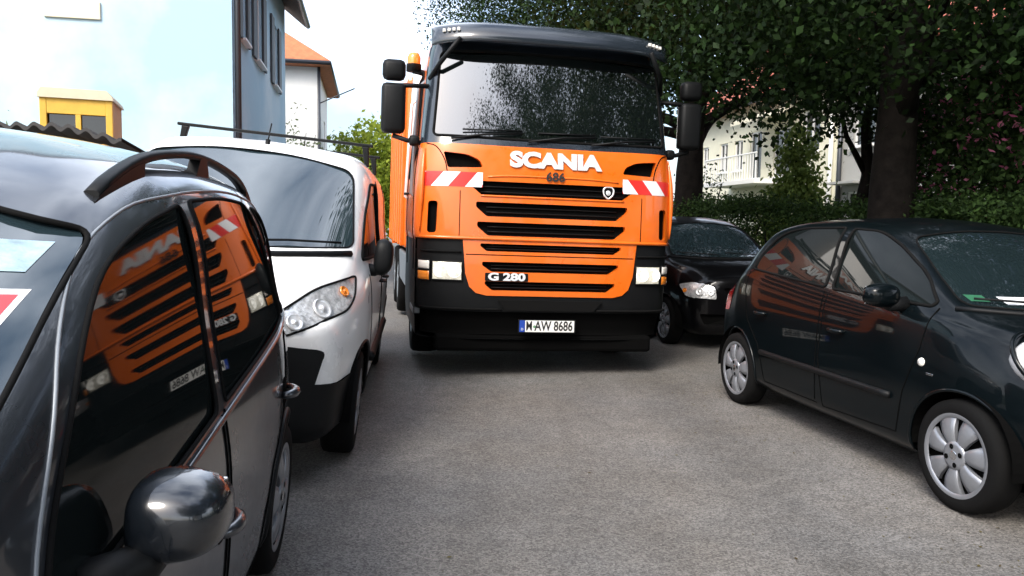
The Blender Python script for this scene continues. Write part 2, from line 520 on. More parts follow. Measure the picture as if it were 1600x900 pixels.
# ================================================================ VEHICLE KIT
def car_shell(S, xs, cap_f, cap_r, warp=None, seg=7):
    F = {k: pchip(v) for k, v in S.items()}
    rings = []
    for x in xs:
        zt = F['zt'](x); zc = min(F['zc'](x), zt-0.012); zw = min(F['zw'](x), zc-0.02); zm = min(F['zm'](x), zw-0.04)
        zs = min(F['zs'](x), zm-0.03); zb = min(F['zb'](x), zs-0.02)
        yc, yw, ym = F['yc'](x), F['yw'](x), F['ym'](x)
        ys = F['ys'](x) if 'ys' in F else ym-0.03
        top = [(0, zt), (yc*0.55, zt-(zt-zc)*0.22), (yc*0.88, zt-(zt-zc)*0.68), (yc+(yw-yc)*0.10, zc-(zc-zw)*0.13), (yc+(yw-yc)*0.62, zc-(zc-zw)*0.62)]
        top += [(yw, zw), (yw+(ym-yw)*0.72, zw-(zw-zm)*0.42), (ym, zm), (ym-0.004, zm-(zm-zs)*0.5), (ys, zs), (ys-0.10, zb)]
        half = catmull(top, seg)
        half.append(np.array((0.0, zb)))
        rings.append([np.array((x, h[0], h[1])) for h in half])
    def caps(ring, prof, sg):
        z0 = 0.5*(ring[0][2]+ring[-1][2])
        out = []
        for s, dx in prof:
            out.append([np.array((p[0]+sg*dx, p[1]*s, z0+(p[2]-z0)*s)) for p in ring])
        return out
    allr = caps(rings[0], cap_r, -1)[::-1] + rings + caps(rings[-1], cap_f, 1)
    bm = bmesh.new(); grid = []
    M = len(allr[0])
    for ring in allr:
        loop = []
        pts = [p for p in ring] + [np.array((p[0], -p[1], p[2])) for p in ring[-2:0:-1]]
        for p in pts:
            q = list(p)
            if warp: q[0] = warp(*q)
            loop.append(bm.verts.new(q))
        grid.append(loop)
    n = len(grid[0])
    for i in range(len(grid)-1):
        for k in range(n):
            bm.faces.new((grid[i][k], grid[i+1][k], grid[i+1][(k+1) % n], grid[i][(k+1) % n])).smooth = True
    bm.faces.new(grid[0]); bm.faces.new(grid[-1][::-1])
    bmesh.ops.recalc_face_normals(bm, faces=bm.faces)
    return Shell(bm)

def linsp(a, b, n): return [a+(b-a)*i/(n-1) for i in range(n)]

def make_wheel(parent, c, rad, width, side, rim_r, spokes=7, cap_mat=None, style='petal'):
    """side=+1: outer face towards +y"""
    cap_mat = cap_mat or m_silver
    x, y, z = c
    bm = bmesh.new(); w = width/2
    prof = [(rim_r, -w*0.92), (rim_r+0.02, -w), (rad-0.03, -w*0.97), (rad-0.006, -w*0.8), (rad, -w*0.4), (rad, w*0.4), (rad-0.006, w*0.8), (rad-0.03, w*0.97), (rim_r+0.02, w), (rim_r, w*0.9)]
    add_lathe(bm, prof, 56, 'y', (x, y, z))
    tyre = from_bm('wheel', bm, m_rubber, parent)
    bm = bmesh.new()
    o = side*(w*0.72)
    add_lathe(bm, [(rim_r+0.004, side*w*0.95), (rim_r-0.012, side*w*0.97), (rim_r-0.02, side*w*0.86)], 56, 'y', (x, y, z))
    hub = 0.34*rim_r
    rin = rim_r-0.018
    # dished spokes between the hub and the outer ring
    for k in range(spokes):
        a0 = 2*math.pi*(k+0.2)/spokes
        wi, wo = (0.62, 0.72) if style == 'petal' else (0.45, 0.35)
        da_i = math.pi/spokes*wi*1.35; da_o = math.pi/spokes*wo
        N = 6; top = []; 
        rows = []
        for i in range(N+1):
            t = i/N; r = hub*0.9+(rin-hub*0.9)*t
            da = da_i+(da_o-da_i)*min(1, t*1.3)
            hh = side*(w*(0.98-0.10*t) + 0.012*math.sin(t*math.pi))
            rows.append([bm.verts.new((x+r*math.cos(a0+s*da), y+hh-side*abs(s)**2*0.008, z+r*math.sin(a0+s*da))) for s in (-1, -0.5, 0, 0.5, 1)] )
        for i in range(N):
            for j in range(4):
                f = bm.faces.new((rows[i][j], rows[i][j+1], rows[i+1][j+1], rows[i+1][j])); f.smooth = True
        # spoke edges have thickness
        for i in range(N):
            for j, jj in ((0, 0), (4, 4)):
                p, q = rows[i][j].co, rows[i+1][j].co
                v1 = bm.verts.new(p-Vector((0, side*0.02, 0))); v2 = bm.verts.new(q-Vector((0, side*0.02, 0)))
                bm.faces.new((rows[i][j], rows[i+1][j], v2, v1))
    bmesh.ops.recalc_face_normals(bm, faces=bm.faces)
    add_lathe(bm, [(hub*1.02, side*w*0.90), (hub, side*w*0.99), (hub*0.75, side*w*1.03), (0.001, side*w*1.05)], 32, 'y', (x, y, z))
    cap = from_bm('hub_cap', bm, cap_mat, tyre)
    bm = bmesh.new()
    add_lathe(bm, [(rim_r, side*w*0.55), (0.001, side*w*0.5)], 32, 'y', (x, y, z))
    for k in range(4):
        a = math.pi/2*k+0.3
        add_lathe(bm, [(0.014, side*w*1.06), (0.001, side*w*1.062)], 10, 'y', (x+hub*0.66*math.cos(a), y, z+hub*0.66*math.sin(a)))
    from_bm('wheel_disc', bm, m_dark_void, tyre)
    bm = bmesh.new()
    add_lathe(bm, [(hub*0.34, side*w*1.05), (hub*0.30, side*w*1.075), (hub*0.22, side*w*1.055), (0.001, side*w*1.055)], 20, 'y', (x, y, z))
    from_bm('hub_badge', bm, m_chrome, cap)
    return tyre

def arch_poly(cx, cz, r, n=28, z_low=0.0):
    pts = []
    for i in range(n+1):
        a = math.pi*1.12*(i/n)-math.pi*0.06
        pts.append((cx+r*math.cos(a), cz+r*math.sin(a)))
    pts.append((cx-r, z_low)); pts.append((cx+r, z_low))
    return pts

def wheel_arches(sh, root, axles, r, W, lip_m, z_low=0.05, depth=0.30):
    for cx, cz in axles:
        for sg in (1, -1):
            poly = arch_poly(cx, cz, r, z_low=z_low)
            lip = sh.line(poly[:29], 'y', sg, closed=False, lift=0.0, d=0.05)
            fs = sh.cut(poly, 'y', sg, test=lambda c, sg=sg: c.y*sg > W*0.55)
            bmesh.ops.delete(sh.bm, geom=fs, context='FACES')
            bm = bmesh.new()
            add_tube(bm, lip, 0.010, 6)
            from_bm('arch_lip', bm, lip_m, root, True)
            # inner liner
            bm = bmesh.new(); rows = []
            for i in range(25):
                a = math.pi*1.06*(i/24)-math.pi*0.03
                rows.append([bm.verts.new((cx+(r+0.015)*math.cos(a), sg*(W-0.02), cz+(r+0.015)*math.sin(a))), bm.verts.new((cx+(r+0.015)*math.cos(a), sg*(W-depth), cz+(r+0.015)*math.sin(a)))])
            for i in range(24): bm.faces.new((rows[i][0], rows[i][1], rows[i+1][1], rows[i+1][0]))
            bm.faces.new([q[1] for q in rows])
            from_bm('arch_liner', bm, m_dark_void, root)

def side_windows(sh, root, polys, m, trim_m, trim_r=0.011, W=0.5, off=-0.006, name='side_window'):
    for sg in (1, -1):
        for poly in polys:
            seal = sh.line(poly, 'y', sg, True, 0.001, 0.03)
            fs = sh.cut(poly, 'y', sg, test=lambda c, sg=sg: c.y*sg > 0.2)
            o = sh.take(fs, name, m, root, offset=off, fit='y')
            bm = bmesh.new(); add_tube(bm, seal, trim_r, 6, True)
            from_bm('window_seal', bm, trim_m, o, True)

def screen(sh, root, poly, sgn, m, trim_m, name, test, trim_r=0.006):
    seal = sh.line(poly, 'x', sgn, True, 0.001, 0.04)
    fs = sh.cut(poly, 'x', sgn, test=test)
    o = sh.take(fs, name, m, root, offset=-0.006, fit='x')
    bm = bmesh.new(); add_tube(bm, seal, trim_r, 6, True)
    from_bm('window_seal', bm, trim_m, o, True)
    return o

def handle(sh, root, x, z, sg, m, length=0.17, name='door_handle', r=0.014):
    pts = []
    for t in linsp(0, 1, 9):
        h, n = sh.hit('y', sg, x-length/2+length*t, z)
        pts.append(h + Vector((0, sg, 0))*(0.006+0.038*math.sin(math.pi*t)**0.6))
    bm = bmesh.new(); add_tube(bm, pts, [r*(0.7+0.3*math.sin(math.pi*t)) for t in linsp(0, 1, 9)], 8)
    return from_bm(name, bm, m, root, True)

def mirror_pod(root, base, c, size, m, glass_side=-1, arm_m=None):
    """door mirror: rounded shell at c=(x,y,z), half-sizes size, arm down to base on the door"""
    bm = bmesh.new()
    bmesh.ops.create_uvsphere(bm, u_segments=28, v_segments=18, radius=1.0)
    for v in bm.verts:
        x, y, z = v.co
        def se(q, e): return math.copysign(abs(q)**e, q)
        x2 = se(x, 0.8); y2 = se(y, 0.62); z2 = se(z, 0.66)
        if x2 < -0.25: x2 = -0.25
        v.co = (c[0]+size[0]*x2, c[1]+size[1]*y2, c[2]+size[2]*(z2*(1-0.20*max(0, y2*math.copysign(1, c[1])))+0.10*y2*math.copysign(1, c[1])*0.5))
    o = from_bm('door_mirror', bm, m, root, True)
    bm = bmesh.new(); add_tube(bm, [base, ((base[0]+c[0])/2, (base[1]*0.4+c[1]*0.6), base[2]*0.45+(c[2]-size[2]*0.8)*0.55), (c[0], c[1]-math.copysign(size[1]*0.4, c[1]), c[2]-size[2]*0.7)], [0.045, 0.04, 0.035], 10)
    from_bm('mirror_arm', bm, arm_m or m_black_pl, o, True)
    bm = bmesh.new(); add_box(bm, (c[0]-size[0]*0.27, c[1], c[2]), (0.006, size[1]*1.6, size[2]*1.5), 0.002)
    from_bm('mirror_glass', bm, m_chrome, o)
    return o

# ================================================================ WHITE VAN
def build_van():
    M = pose(-1.0136, 4.7657, 0, .12296, .08935) @ Matrix.Translation((0, -0.90, 0))
    root = thing('delivery_van', 'white delivery van with black roof bars and black bumper, parked half on the left pavement', 'van', M=M)
    S = dict(
        zt=[(-3.75, 1.92), (-3.0, 1.98), (-1.6, 1.99), (-1.15, 1.965), (-0.85, 1.88), (-0.5, 1.69), (0.0, 1.40), (0.26, 1.25), (0.42, 1.185), (0.60, 1.10), (0.74, 0.98)],
        zc=[(-3.75, 1.82), (-3.0, 1.87), (-1.6, 1.885), (-1.15, 1.86), (-0.85, 1.77), (-0.5, 1.58), (0.0, 1.31), (0.26, 1.19), (0.42, 1.13), (0.60, 1.04), (0.74, 0.93)],
        yc=[(-3.75, 0.76), (-3.0, 0.79), (-1.2, 0.785), (-0.85, 0.78), (-0.4, 0.79), (0.0, 0.80), (0.3, 0.78), (0.5, 0.72), (0.74, 0.62)],
        zw=[(-3.75, 1.12), (-1.0, 1.12), (-0.2, 1.10), (0.2, 1.06), (0.5, 0.98), (0.74, 0.86)],
        yw=[(-3.75, 0.86), (-3.0, 0.91), (-0.3, 0.91), (0.2, 0.90), (0.5, 0.86), (0.74, 0.78)],
        zm=[(-3.75, 0.66), (0.3, 0.66), (0.74, 0.62)],
        ym=[(-3.75, 0.89), (-3.0, 0.945), (0.1, 0.945), (0.45, 0.91), (0.74, 0.84)],
        ys=[(-3.75, 0.87), (-3, 0.92), (0.1, 0.92), (0.74, 0.82)],
        zs=[(0, 0.28)], zb=[(0, 0.22)])
    xs = linsp(-3.75, -1.2, 14) + linsp(-1.1, 0.74, 34)
    capf = [(0.985, 0.05), (0.955, 0.09), (0.90, 0.12), (0.80, 0.14), (0.6, 0.16), (0.35, 0.17), (0.1, 0.175)]
    capr = [(0.985, 0.03), (0.95, 0.05), (0.85, 0.06), (0.5, 0.065), (0.1, 0.07)]
    def warp(x, y, z):
        t = min(max((x+1.2)/1.9, 0), 1); t = t*t*(3-2*t)
        return x - t*0.30*(abs(y)/0.92)**2.2
    sh = car_shell(S, xs, capf, capr, warp)
    # windscreen
    ws = rpoly([(-0.80, 1.275, .05), (-0.4, 1.245, .3), (0, 1.235, .3), (0.4, 1.245, .3), (0.80, 1.275, .05), (0.70, 1.79, .09), (0.3, 1.855, .3), (0, 1.865, .3), (-0.3, 1.855, .3), (-0.70, 1.79, .09)], n=5)
    w = screen(sh, root, ws, 1, m_ws, m_rubber, 'windscreen', lambda c: c.x > -1.25)
    bm = bmesh.new()
    cowl = sh.line([(-0.78, 1.235), (-0.4, 1.205), (0, 1.20), (0.4, 1.205), (0.79, 1.235)], 'x', 1, False, 0.006, 0.05)
    add_tube(bm, cowl, 0.022, 6)
    from_bm('wiper_cowl', bm, m_black_pl, root, True)
    for y0, y1 in ((-0.55, 0.1), (0.15, 0.72)):
        pts = sh.line([(y0, 1.25), ((y0+y1)/2, 1.275), (y1, 1.285)], 'x', 1, False, 0.022, 0.06)
        bm = bmesh.new(); add_tube(bm, pts, 0.008, 6); from_bm('wiper', bm, m_black_pl, root, True)
    side_windows(sh, root, [rpoly([(-1.62, 1.20), (-1.58, 1.74), (-1.05, 1.72), (-0.62, 1.50, .1), (-0.18, 1.20, .05)], .06)], m_glass, m_rubber, 0.012)
    # front lamps
    for sg in (1, -1):
        p = [(sg*0.845, 1.115, .02), (sg*0.865, 1.0, .05), (sg*0.84, 0.93, .03), (sg*0.56, 0.815, .03), (sg*0.47, 0.85, .04), (sg*0.50, 0.92, .06), (sg*0.66, 1.05, .05)]
        poly = rpoly(p, .03)
        rim = sh.line(poly, 'x', 1, True, 0.0, 0.03)
        fs = sh.cut(poly, 'x', 1, test=lambda c: c.x > 0.0)
        hl = sh.take(fs, 'headlight', m_lens, root, offset=-0.002)
        bm = bmesh.new(); add_tube(bm, rim, 0.007, 6, True); from_bm('lamp_seal', bm, m_rubber, hl, True)
        for (yy, zz, rr, mm, nm) in ((0.71, 0.945, 0.062, m_reflector, 'lamp_reflector'), (0.60, 0.885, 0.048, m_reflector, 'lamp_reflector'), (0.80, 1.03, 0.034, m_amber, 'indicator_bulb')):
            h, n = sh.hit('x', 1, sg*yy, zz)
            h, n = (h, n) if h is not None else (Vector((0.6, sg*yy, zz)), Vector((1, 0, 0)))
            bm = bmesh.new()
            add_lathe(bm, [(rr, 0), (rr*0.92, 0.012), (rr*0.8, 0.006), (rr*0.35, -0.0), (rr*0.25, 0.012), (0.001, 0.016)], 24, 'z')
            q = n.to_track_quat('Z', 'Y').to_matrix().to_4x4(); q.translation = h+n*0.002
            bmesh.ops.transform(bm, matrix=q, verts=bm.verts)
            from_bm(nm, bm, mm, hl)
    # black bumper, grille
    bp = rpoly([(-0.76, 0.74), (-0.5, 0.775, .1), (0, 0.785, .2), (0.5, 0.775, .1), (0.76, 0.74), (0.70, 0.46, .1), (0.80, 0.24, .02), (-0.80, 0.24, .02), (-0.70, 0.46, .1)], .04)
    fs = sh.cut(bp, 'x', 1, test=lambda c: c.x > 0.2)
    sh.take(fs, 'bumper', m_black_pl, root, offset=0.014)
    for sg in (1, -1):
        fs = sh.cut([(0.25, 0.20), (0.25, 0.70), (0.9, 0.70), (0.9, 0.20)], 'y', sg, test=lambda c, sg=sg: c.x > 0.3 and c.y*sg > 0.3 and c.z < 0.56)
        if fs: sh.take(fs, 'bumper_corner', m_black_pl, root, offset=0.01)
    gr = rpoly([(-0.34, 0.83), (0.34, 0.83), (0.42, 0.91), (-0.42, 0.91)], .02)
    fs = sh.cut(gr, 'x', 1, test=lambda c: c.x > 0.3)
    sh.take(fs, 'grille', [m_dark_void, m_chrome], root, wall=0.03, direction=Vector((1, 0, 0)))
    wheel_arches(sh, root, [(0, .32), (-3.0, .32)], 0.385, 0.93, m_black_pl)
    # doors: shut lines, side rub strip, handles, mirrors
    for sg in (1, -1):
        for pl in ([(-0.30, 1.10), (-0.42, 0.75), (-0.5, 0.36), (-1.55, 0.34), (-1.68, 0.5), (-1.68, 1.76)], [(-1.76, 0.34), (-1.76, 1.78)], [(-2.85, 0.80), (-2.86, 1.78)]):
            bm = bmesh.new(); add_tube(bm, sh.line(pl, 'y', sg, False, 0.0, 0.05), 0.005, 5)
            from_bm('door_gap', bm, m_dark_void, root, True)
        bm = bmesh.new(); add_tube(bm, sh.line([(-0.5, 0.52), (-2.5, 0.52)], 'y', sg, False, 0.006, 0.08), 0.035, 6)
        from_bm('rub_strip', bm, m_black_pl, root, True)
        handle(sh, root, -1.45, 0.98, sg, m_black_pl)
        handle(sh, root, -1.95, 0.98, sg, m_black_pl)
        mirror_pod(root, (-0.40, sg*0.86, 1.13), (-0.42, sg*0.985, 1.22), (0.08, 0.065, 0.125), m_black_pl)
    from_bm('body', sh.bm, m_white_paint, root)
    for cx in (0, -3.0):
        for sg in (1, -1): make_wheel(root, (cx, sg*0.83, 0.32), 0.325, 0.20, sg, 0.205, 5, style='slot')
    bm = bmesh.new(); add_tube(bm, [(-1.0, 0.05, 1.91), (-1.02, 0.05, 1.96)], 0.018, 8); add_tube(bm, [(-1.02, 0.05, 1.96), (-1.10, 0.05, 2.09)], 0.005, 6)
    from_bm('aerial', bm, m_black_pl, root, True)
    return root, M

van, VM = build_van()
for x in (-1.62, -2.75):
    bar = thing('roof_bar', 'front black roof bar clamped across the white van' if x > -2 else 'rear black roof bar clamped across the white van, mostly behind the front one', 'roof bar', group='roof bars on the white van', M=VM @ Matrix.Translation((x, 0, 1.935)))
    bm = bmesh.new(); add_box(bm, (0, 0, 0.122), (0.035, 1.54, 0.024), 0.006); from_bm('crossbar', bm, m_black_pl, bar)
    for sg in (1, -1):
        bm = bmesh.new()
        add_prism(bm, [(sg*0.715, -0.05), (sg*0.75, -0.05), (sg*0.735, 0.110), (sg*0.68, 0.110)], -0.02, 0.02, lambda a, b, h: (h, a, b), bevel=0.008)
        bmesh.ops.recalc_face_normals(bm, faces=bm.faces)
        from_bm('bar_foot', bm, m_black_pl, bar)

# ================================================================ BLACK HATCHBACK (right)
def build_hatch(M, label, paint, zs=1.0, lamp='pod', cat='car', sticker=False):
    root = thing('parked_car', label, cat, M=M, group='parked cars')
    k = zs
    S = dict(
        zt=[(-2.96, 1.00), (-2.87, 1.14), (-2.66, 1.38), (-2.42, 1.475), (-1.9, 1.535), (-1.4, 1.54), (-1.0, 1.50), (-0.72, 1.42), (-0.35, 1.22), (-0.05, 1.075), (0.12, 1.03), (0.40, 0.955), (0.56, 0.86)],
        zc=[(-2.96, 0.96), (-2.85, 1.10), (-2.6, 1.30), (-2.3, 1.415), (-1.9, 1.455), (-1.4, 1.465), (-1.0, 1.43), (-0.72, 1.34), (-0.35, 1.155), (-0.05, 1.03), (0.12, 0.99), (0.40, 0.92), (0.56, 0.82)],
        yc=[(-2.96, 0.52), (-2.5, 0.57), (-2.0, 0.60), (-1.4, 0.605), (-1.0, 0.605), (-0.6, 0.64), (-0.2, 0.685), (0.1, 0.68), (0.35, 0.60), (0.56, 0.48)],
        zw=[(-2.96, 0.90), (-2.4, 1.07), (-1.3, 1.01), (-0.4, 0.98), (0.0, 0.95), (0.35, 0.87), (0.56, 0.74)],
        yw=[(-2.96, 0.66), (-2.6, 0.755), (-2.0, 0.79), (-0.5, 0.79), (0.05, 0.765), (0.35, 0.70), (0.56, 0.60)],
        zm=[(-2.96, 0.62), (0.56, 0.58)],
        ym=[(-2.96, 0.72), (-2.5, 0.81), (-2.0, 0.83), (0.0, 0.83), (0.35, 0.78), (0.56, 0.69)],
        zs=[(0, 0.25)], zb=[(0, 0.18)])
    for kk in ('zt', 'zc', 'zw', 'zm'): S[kk] = [(a, b*k) for a, b in S[kk]]
    xs = linsp(-2.96, -2.3, 14) + linsp(-2.24, -1.0, 14) + linsp(-0.94, 0.56, 28)
    capf = [(0.985, 0.045), (0.95, 0.08), (0.88, 0.105), (0.75, 0.125), (0.5, 0.14), (0.2, 0.148)]
    capr = [(0.985, 0.03), (0.94, 0.055), (0.85, 0.07), (0.5, 0.085), (0.15, 0.09)]
    def warp(x, y, z):
        t = min(max((x+0.9)/1.4, 0), 1); t = t*t*(3-2*t)
        u = min(max((-2.0-x)/0.9, 0), 1); u = u*u*(3-2*u)
        return x - t*0.20*(abs(y)/0.83)**2.4 + u*0.16*(abs(y)/0.83)**2.2
    sh = car_shell(S, xs, capf, capr, warp)
    Z = lambda P: [(a, b*k)+tuple(c) for a, b, *c in P]
    ws = rpoly(Z([(-0.66, 1.055, .05), (-0.3, 1.04, .2), (0, 1.035, .2), (0.3, 1.04, .2), (0.66, 1.055, .05), (0.53, 1.405, .08), (0.2, 1.45, .2), (-0.2, 1.45, .2), (-0.53, 1.405, .08)]), n=5)
    w = screen(sh, root, ws, 1, m_ws if lamp != 'pod' else m_glass_t, m_rubber, 'windscreen', lambda c: c.x > -1.2)
    rw = rpoly(Z([(-0.50, 1.10), (0.50, 1.10), (0.44, 1.38), (-0.44, 1.38)]), .08)
    screen(sh, root, rw, -1, m_glass_t, m_rubber, 'rear_window', lambda c: c.x < -2.2)
    front = rpoly(Z([(-1.20, 1.055, .03), (-1.275, 1.455, .03), (-1.0, 1.44, .1), (-0.74, 1.345, .12), (-0.46, 1.19, .1), (-0.30, 1.06, .03), (-0.32, 1.035, .03)]), .03)
    rear = rpoly(Z([(-1.28, 1.06, .03), (-1.36, 1.46, .03), (-1.9, 1.452, .2), (-2.14, 1.405, .1), (-2.30, 1.24, .06), (-2.33, 1.125, .04)]), .03)
    side_windows(sh, root, [front, rear], m_nearglass, m_rubber, 0.010)
    # door outlines and waist crease
    for sg in (1, -1):
        for pl in (Z([(-0.27, 1.03), (-0.30, 0.80), (-0.40, 0.55), (-0.45, 0.30), (-1.18, 0.27), (-1.24, 0.6), (-1.23, 1.02)]), Z([(-1.27, 0.30), (-1.27, 1.03)]), Z([(-1.25, 0.28), (-1.95, 0.28), (-2.05, 0.55), (-2.25, 0.72), (-2.34, 0.95), (-2.34, 1.1)])):
            bm = bmesh.new(); add_tube(bm, sh.line(pl, 'y', sg, False, 0.0, 0.05), 0.0045, 5)
            from_bm('door_gap', bm, m_dark_void, root, True)
        bm = bmesh.new(); add_tube(bm, sh.line(Z([(-0.5, 0.50), (-2.0, 0.50)]), 'y', sg, False, 0.003, 0.08), 0.022, 6)
        from_bm('rub_strip', bm, m_black_pl, root, True)
        for hx in (-1.05, -2.02): handle(sh, root, hx, 0.80*k, sg, paint, 0.16)
        mirror_pod(root, (-0.50, sg*0.76, 1.03*k), (-0.54, sg*0.90, 1.075*k), (0.075, 0.105, 0.07), paint)
        # side repeater
        h, n = sh.hit('y', sg, -0.27, 0.735*k)
        bm = bmesh.new(); add_lathe(bm, [(0.024, 0), (0.02, 0.01), (0.001, 0.013)], 20, 'z')
        q = n.to_track_quat('Z', 'Y').to_matrix().to_4x4(); q.translation = h; bmesh.ops.transform(bm, matrix=q, verts=bm.verts)
        from_bm('side_repeater', bm, m_clear, root)
        bm = bmesh.new()
        h, n = sh.hit('y', sg, -0.20, 0.68*k)
        add_box(bm, h, (0.05, 0.008, 0.012), 0.002); from_bm('side_emblem', bm, m_chrome, root)
        # rear lamp
        p = rpoly(Z([(sg*0.56, 0.72), (sg*0.74, 0.74), (sg*0.72, 1.0), (sg*0.60, 1.02)]), .03)
        fs = sh.cut(p, 'x', -1, test=lambda c: c.x < -2.4)
        if fs: sh.take(fs, 'tail_light', mat('tail_lens', (0.35, 0.01, 0.01), 0.1, coat=1), root, offset=0.004)
        if lamp == 'pod':
            bm = bmesh.new(); bmesh.ops.create_uvsphere(bm, u_segments=28, v_segments=20, radius=1.0)
            for v in bm.verts: v.co = (0.315+0.16*v.co.x*(1-0.25*abs(v.co.z)), sg*(0.64+0.125*v.co.y), (0.835+0.12*v.co.z)*k)
            hl = from_bm('headlight', bm, mat('pod_lens', (0.7, 0.7, 0.7), 0.1, coat=1, bump=0.3, bscale=30), root, True)
            bm = bmesh.new(); add_tube(bm, [(0.315-0.10*math.cos(a)-0.02, sg*(0.64+0.128*math.sin(a)), (0.835+0.122*math.cos(a))*k) for a in linsp(0, 2*math.pi*31/32, 32)], 0.012, 6, True)
            from_bm('lamp_seal', bm, paint, hl, True)
        else:
            p = rpoly(Z([(sg*0.42, 0.585), (sg*0.70, 0.60), (sg*0.74, 0.74), (sg*0.62, 0.775), (sg*0.44, 0.735)]), .03)
            rim = sh.line(p, 'x', 1, True, 0, 0.03)
            fs = sh.cut(p, 'x', 1, test=lambda c: c.x > 0.0)
            hl = sh.take(fs, 'headlight', m_lens, root, offset=0.004)
            bm = bmesh.new(); add_tube(bm, rim, 0.007, 6, True); from_bm('lamp_seal', bm, m_rubber, hl, True)
            for yy, rr, mm, nm in ((0.60, 0.05, m_reflector, 'lamp_reflector'), (0.49, 0.045, m_reflector, 'lamp_reflector'), (0.70, 0.028, m_amber, 'indicator_bulb')):
                h, n = sh.hit('x', 1, sg*yy, 0.672*k)
                bm = bmesh.new(); add_lathe(bm, [(rr, 0), (rr*0.9, 0.012), (rr*0.7, 0.004), (rr*0.2, 0.010), (0.001, 0.012)], 20, 'z')
                q = n.to_track_quat('Z', 'Y').to_matrix().to_4x4(); q.translation = h+n*0.004; bmesh.ops.transform(bm, matrix=q, verts=bm.verts)
                from_bm(nm, bm, mm, hl)
    gr = rpoly(Z([(-0.30, 0.62), (0.30, 0.62), (0.35, 0.72), (-0.35, 0.72)]), .03)
    fs = sh.cut(gr, 'x', 1, test=lambda c: c.x > 0.3)
    sh.take(fs, 'grille', [m_dark_void, m_black_pl], root, wall=0.03, direction=Vector((1, 0, 0)))
    bpoly = rpoly(Z([(-0.55, 0.30), (0.55, 0.30), (0.6, 0.42), (-0.6, 0.42)]), .03)
    fs = sh.cut(bpoly, 'x', 1, test=lambda c: c.x > 0.3)
    sh.take(fs, 'air_intake', [m_dark_void, m_black_pl], root, wall=0.04, direction=Vector((1, 0, 0)))
    bm = bmesh.new(); add_tube(bm, sh.line(Z([(-0.70, 1.035), (-0.3, 1.02), (0.3, 1.02), (0.70, 1.035)]), 'x', 1, False, 0.003, 0.05), 0.016, 6)
    from_bm('wiper_cowl', bm, m_black_pl, root, True)
    for y0, y1 in ((-0.1, -0.6), (0.5, 0.0)):
        bm = bmesh.new(); add_tube(bm, sh.line(Z([(y0, 1.05), (y1, 1.075)]), 'x', 1, False, 0.02, 0.05), 0.007, 6)
        from_bm('wiper', bm, m_black_pl, root, True)
    if sticker:
        wb = BVHTree.FromPolygons([v.co[:] for v in w.data.vertices], [tuple(p.vertices) for p in w.data.polygons])
        for (ya, yb, za, zb, mm, nm) in ((-0.60, -0.52, 1.075, 1.105, mat('green_sticker', (0.02, 0.10, 0.05), 0.4), 'green_sticker'), (-0.46, -0.30, 1.065, 1.10, m_wfilm, 'paper_slip')):
            bm = bmesh.new(); g = [[None]*5 for _ in range(3)]
            for i in range(3):
                for j in range(5):
                    h = wb.ray_cast(Vector((6, ya+(yb-ya)*j/4, (za+(zb-za)*i/2)*k)), Vector((-1, 0, 0)))[0]
                    if h is None: h = sh.hit('x', 1, ya+(yb-ya)*j/4, (za+(zb-za)*i/2)*k)[0]
                    g[i][j] = bm.verts.new(h+Vector((0.002, 0, 0.001)))
            for i in range(2):
                for j in range(4): bm.faces.new((g[i][j], g[i][j+1], g[i+1][j+1], g[i+1][j]))
            from_bm(nm, bm, mm, w)
    wheel_arches(sh, root, [(0, .295), (-2.43, .295)], 0.335, 0.82, paint)
    from_bm('body', sh.bm, paint, root)
    for cx in (0, -2.43):
        for sg in (1, -1): make_wheel(root, (cx, sg*0.735, 0.293), 0.293, 0.17, sg, 0.215, 7)
    return root, sh

build_hatch(pose(3.1045, 4.039, 0, .1844), 'glossy black small hatchback with silver seven-spoke hub caps, nearest on the right', m_micra, sticker=True)
hm2 = pose(2.68, 9.6, 0, .1844)
build_hatch(hm2, 'black car with clear headlight tucked between the orange lorry and the nearer black hatchback', m_blackpaint, 1.035, lamp='flat')

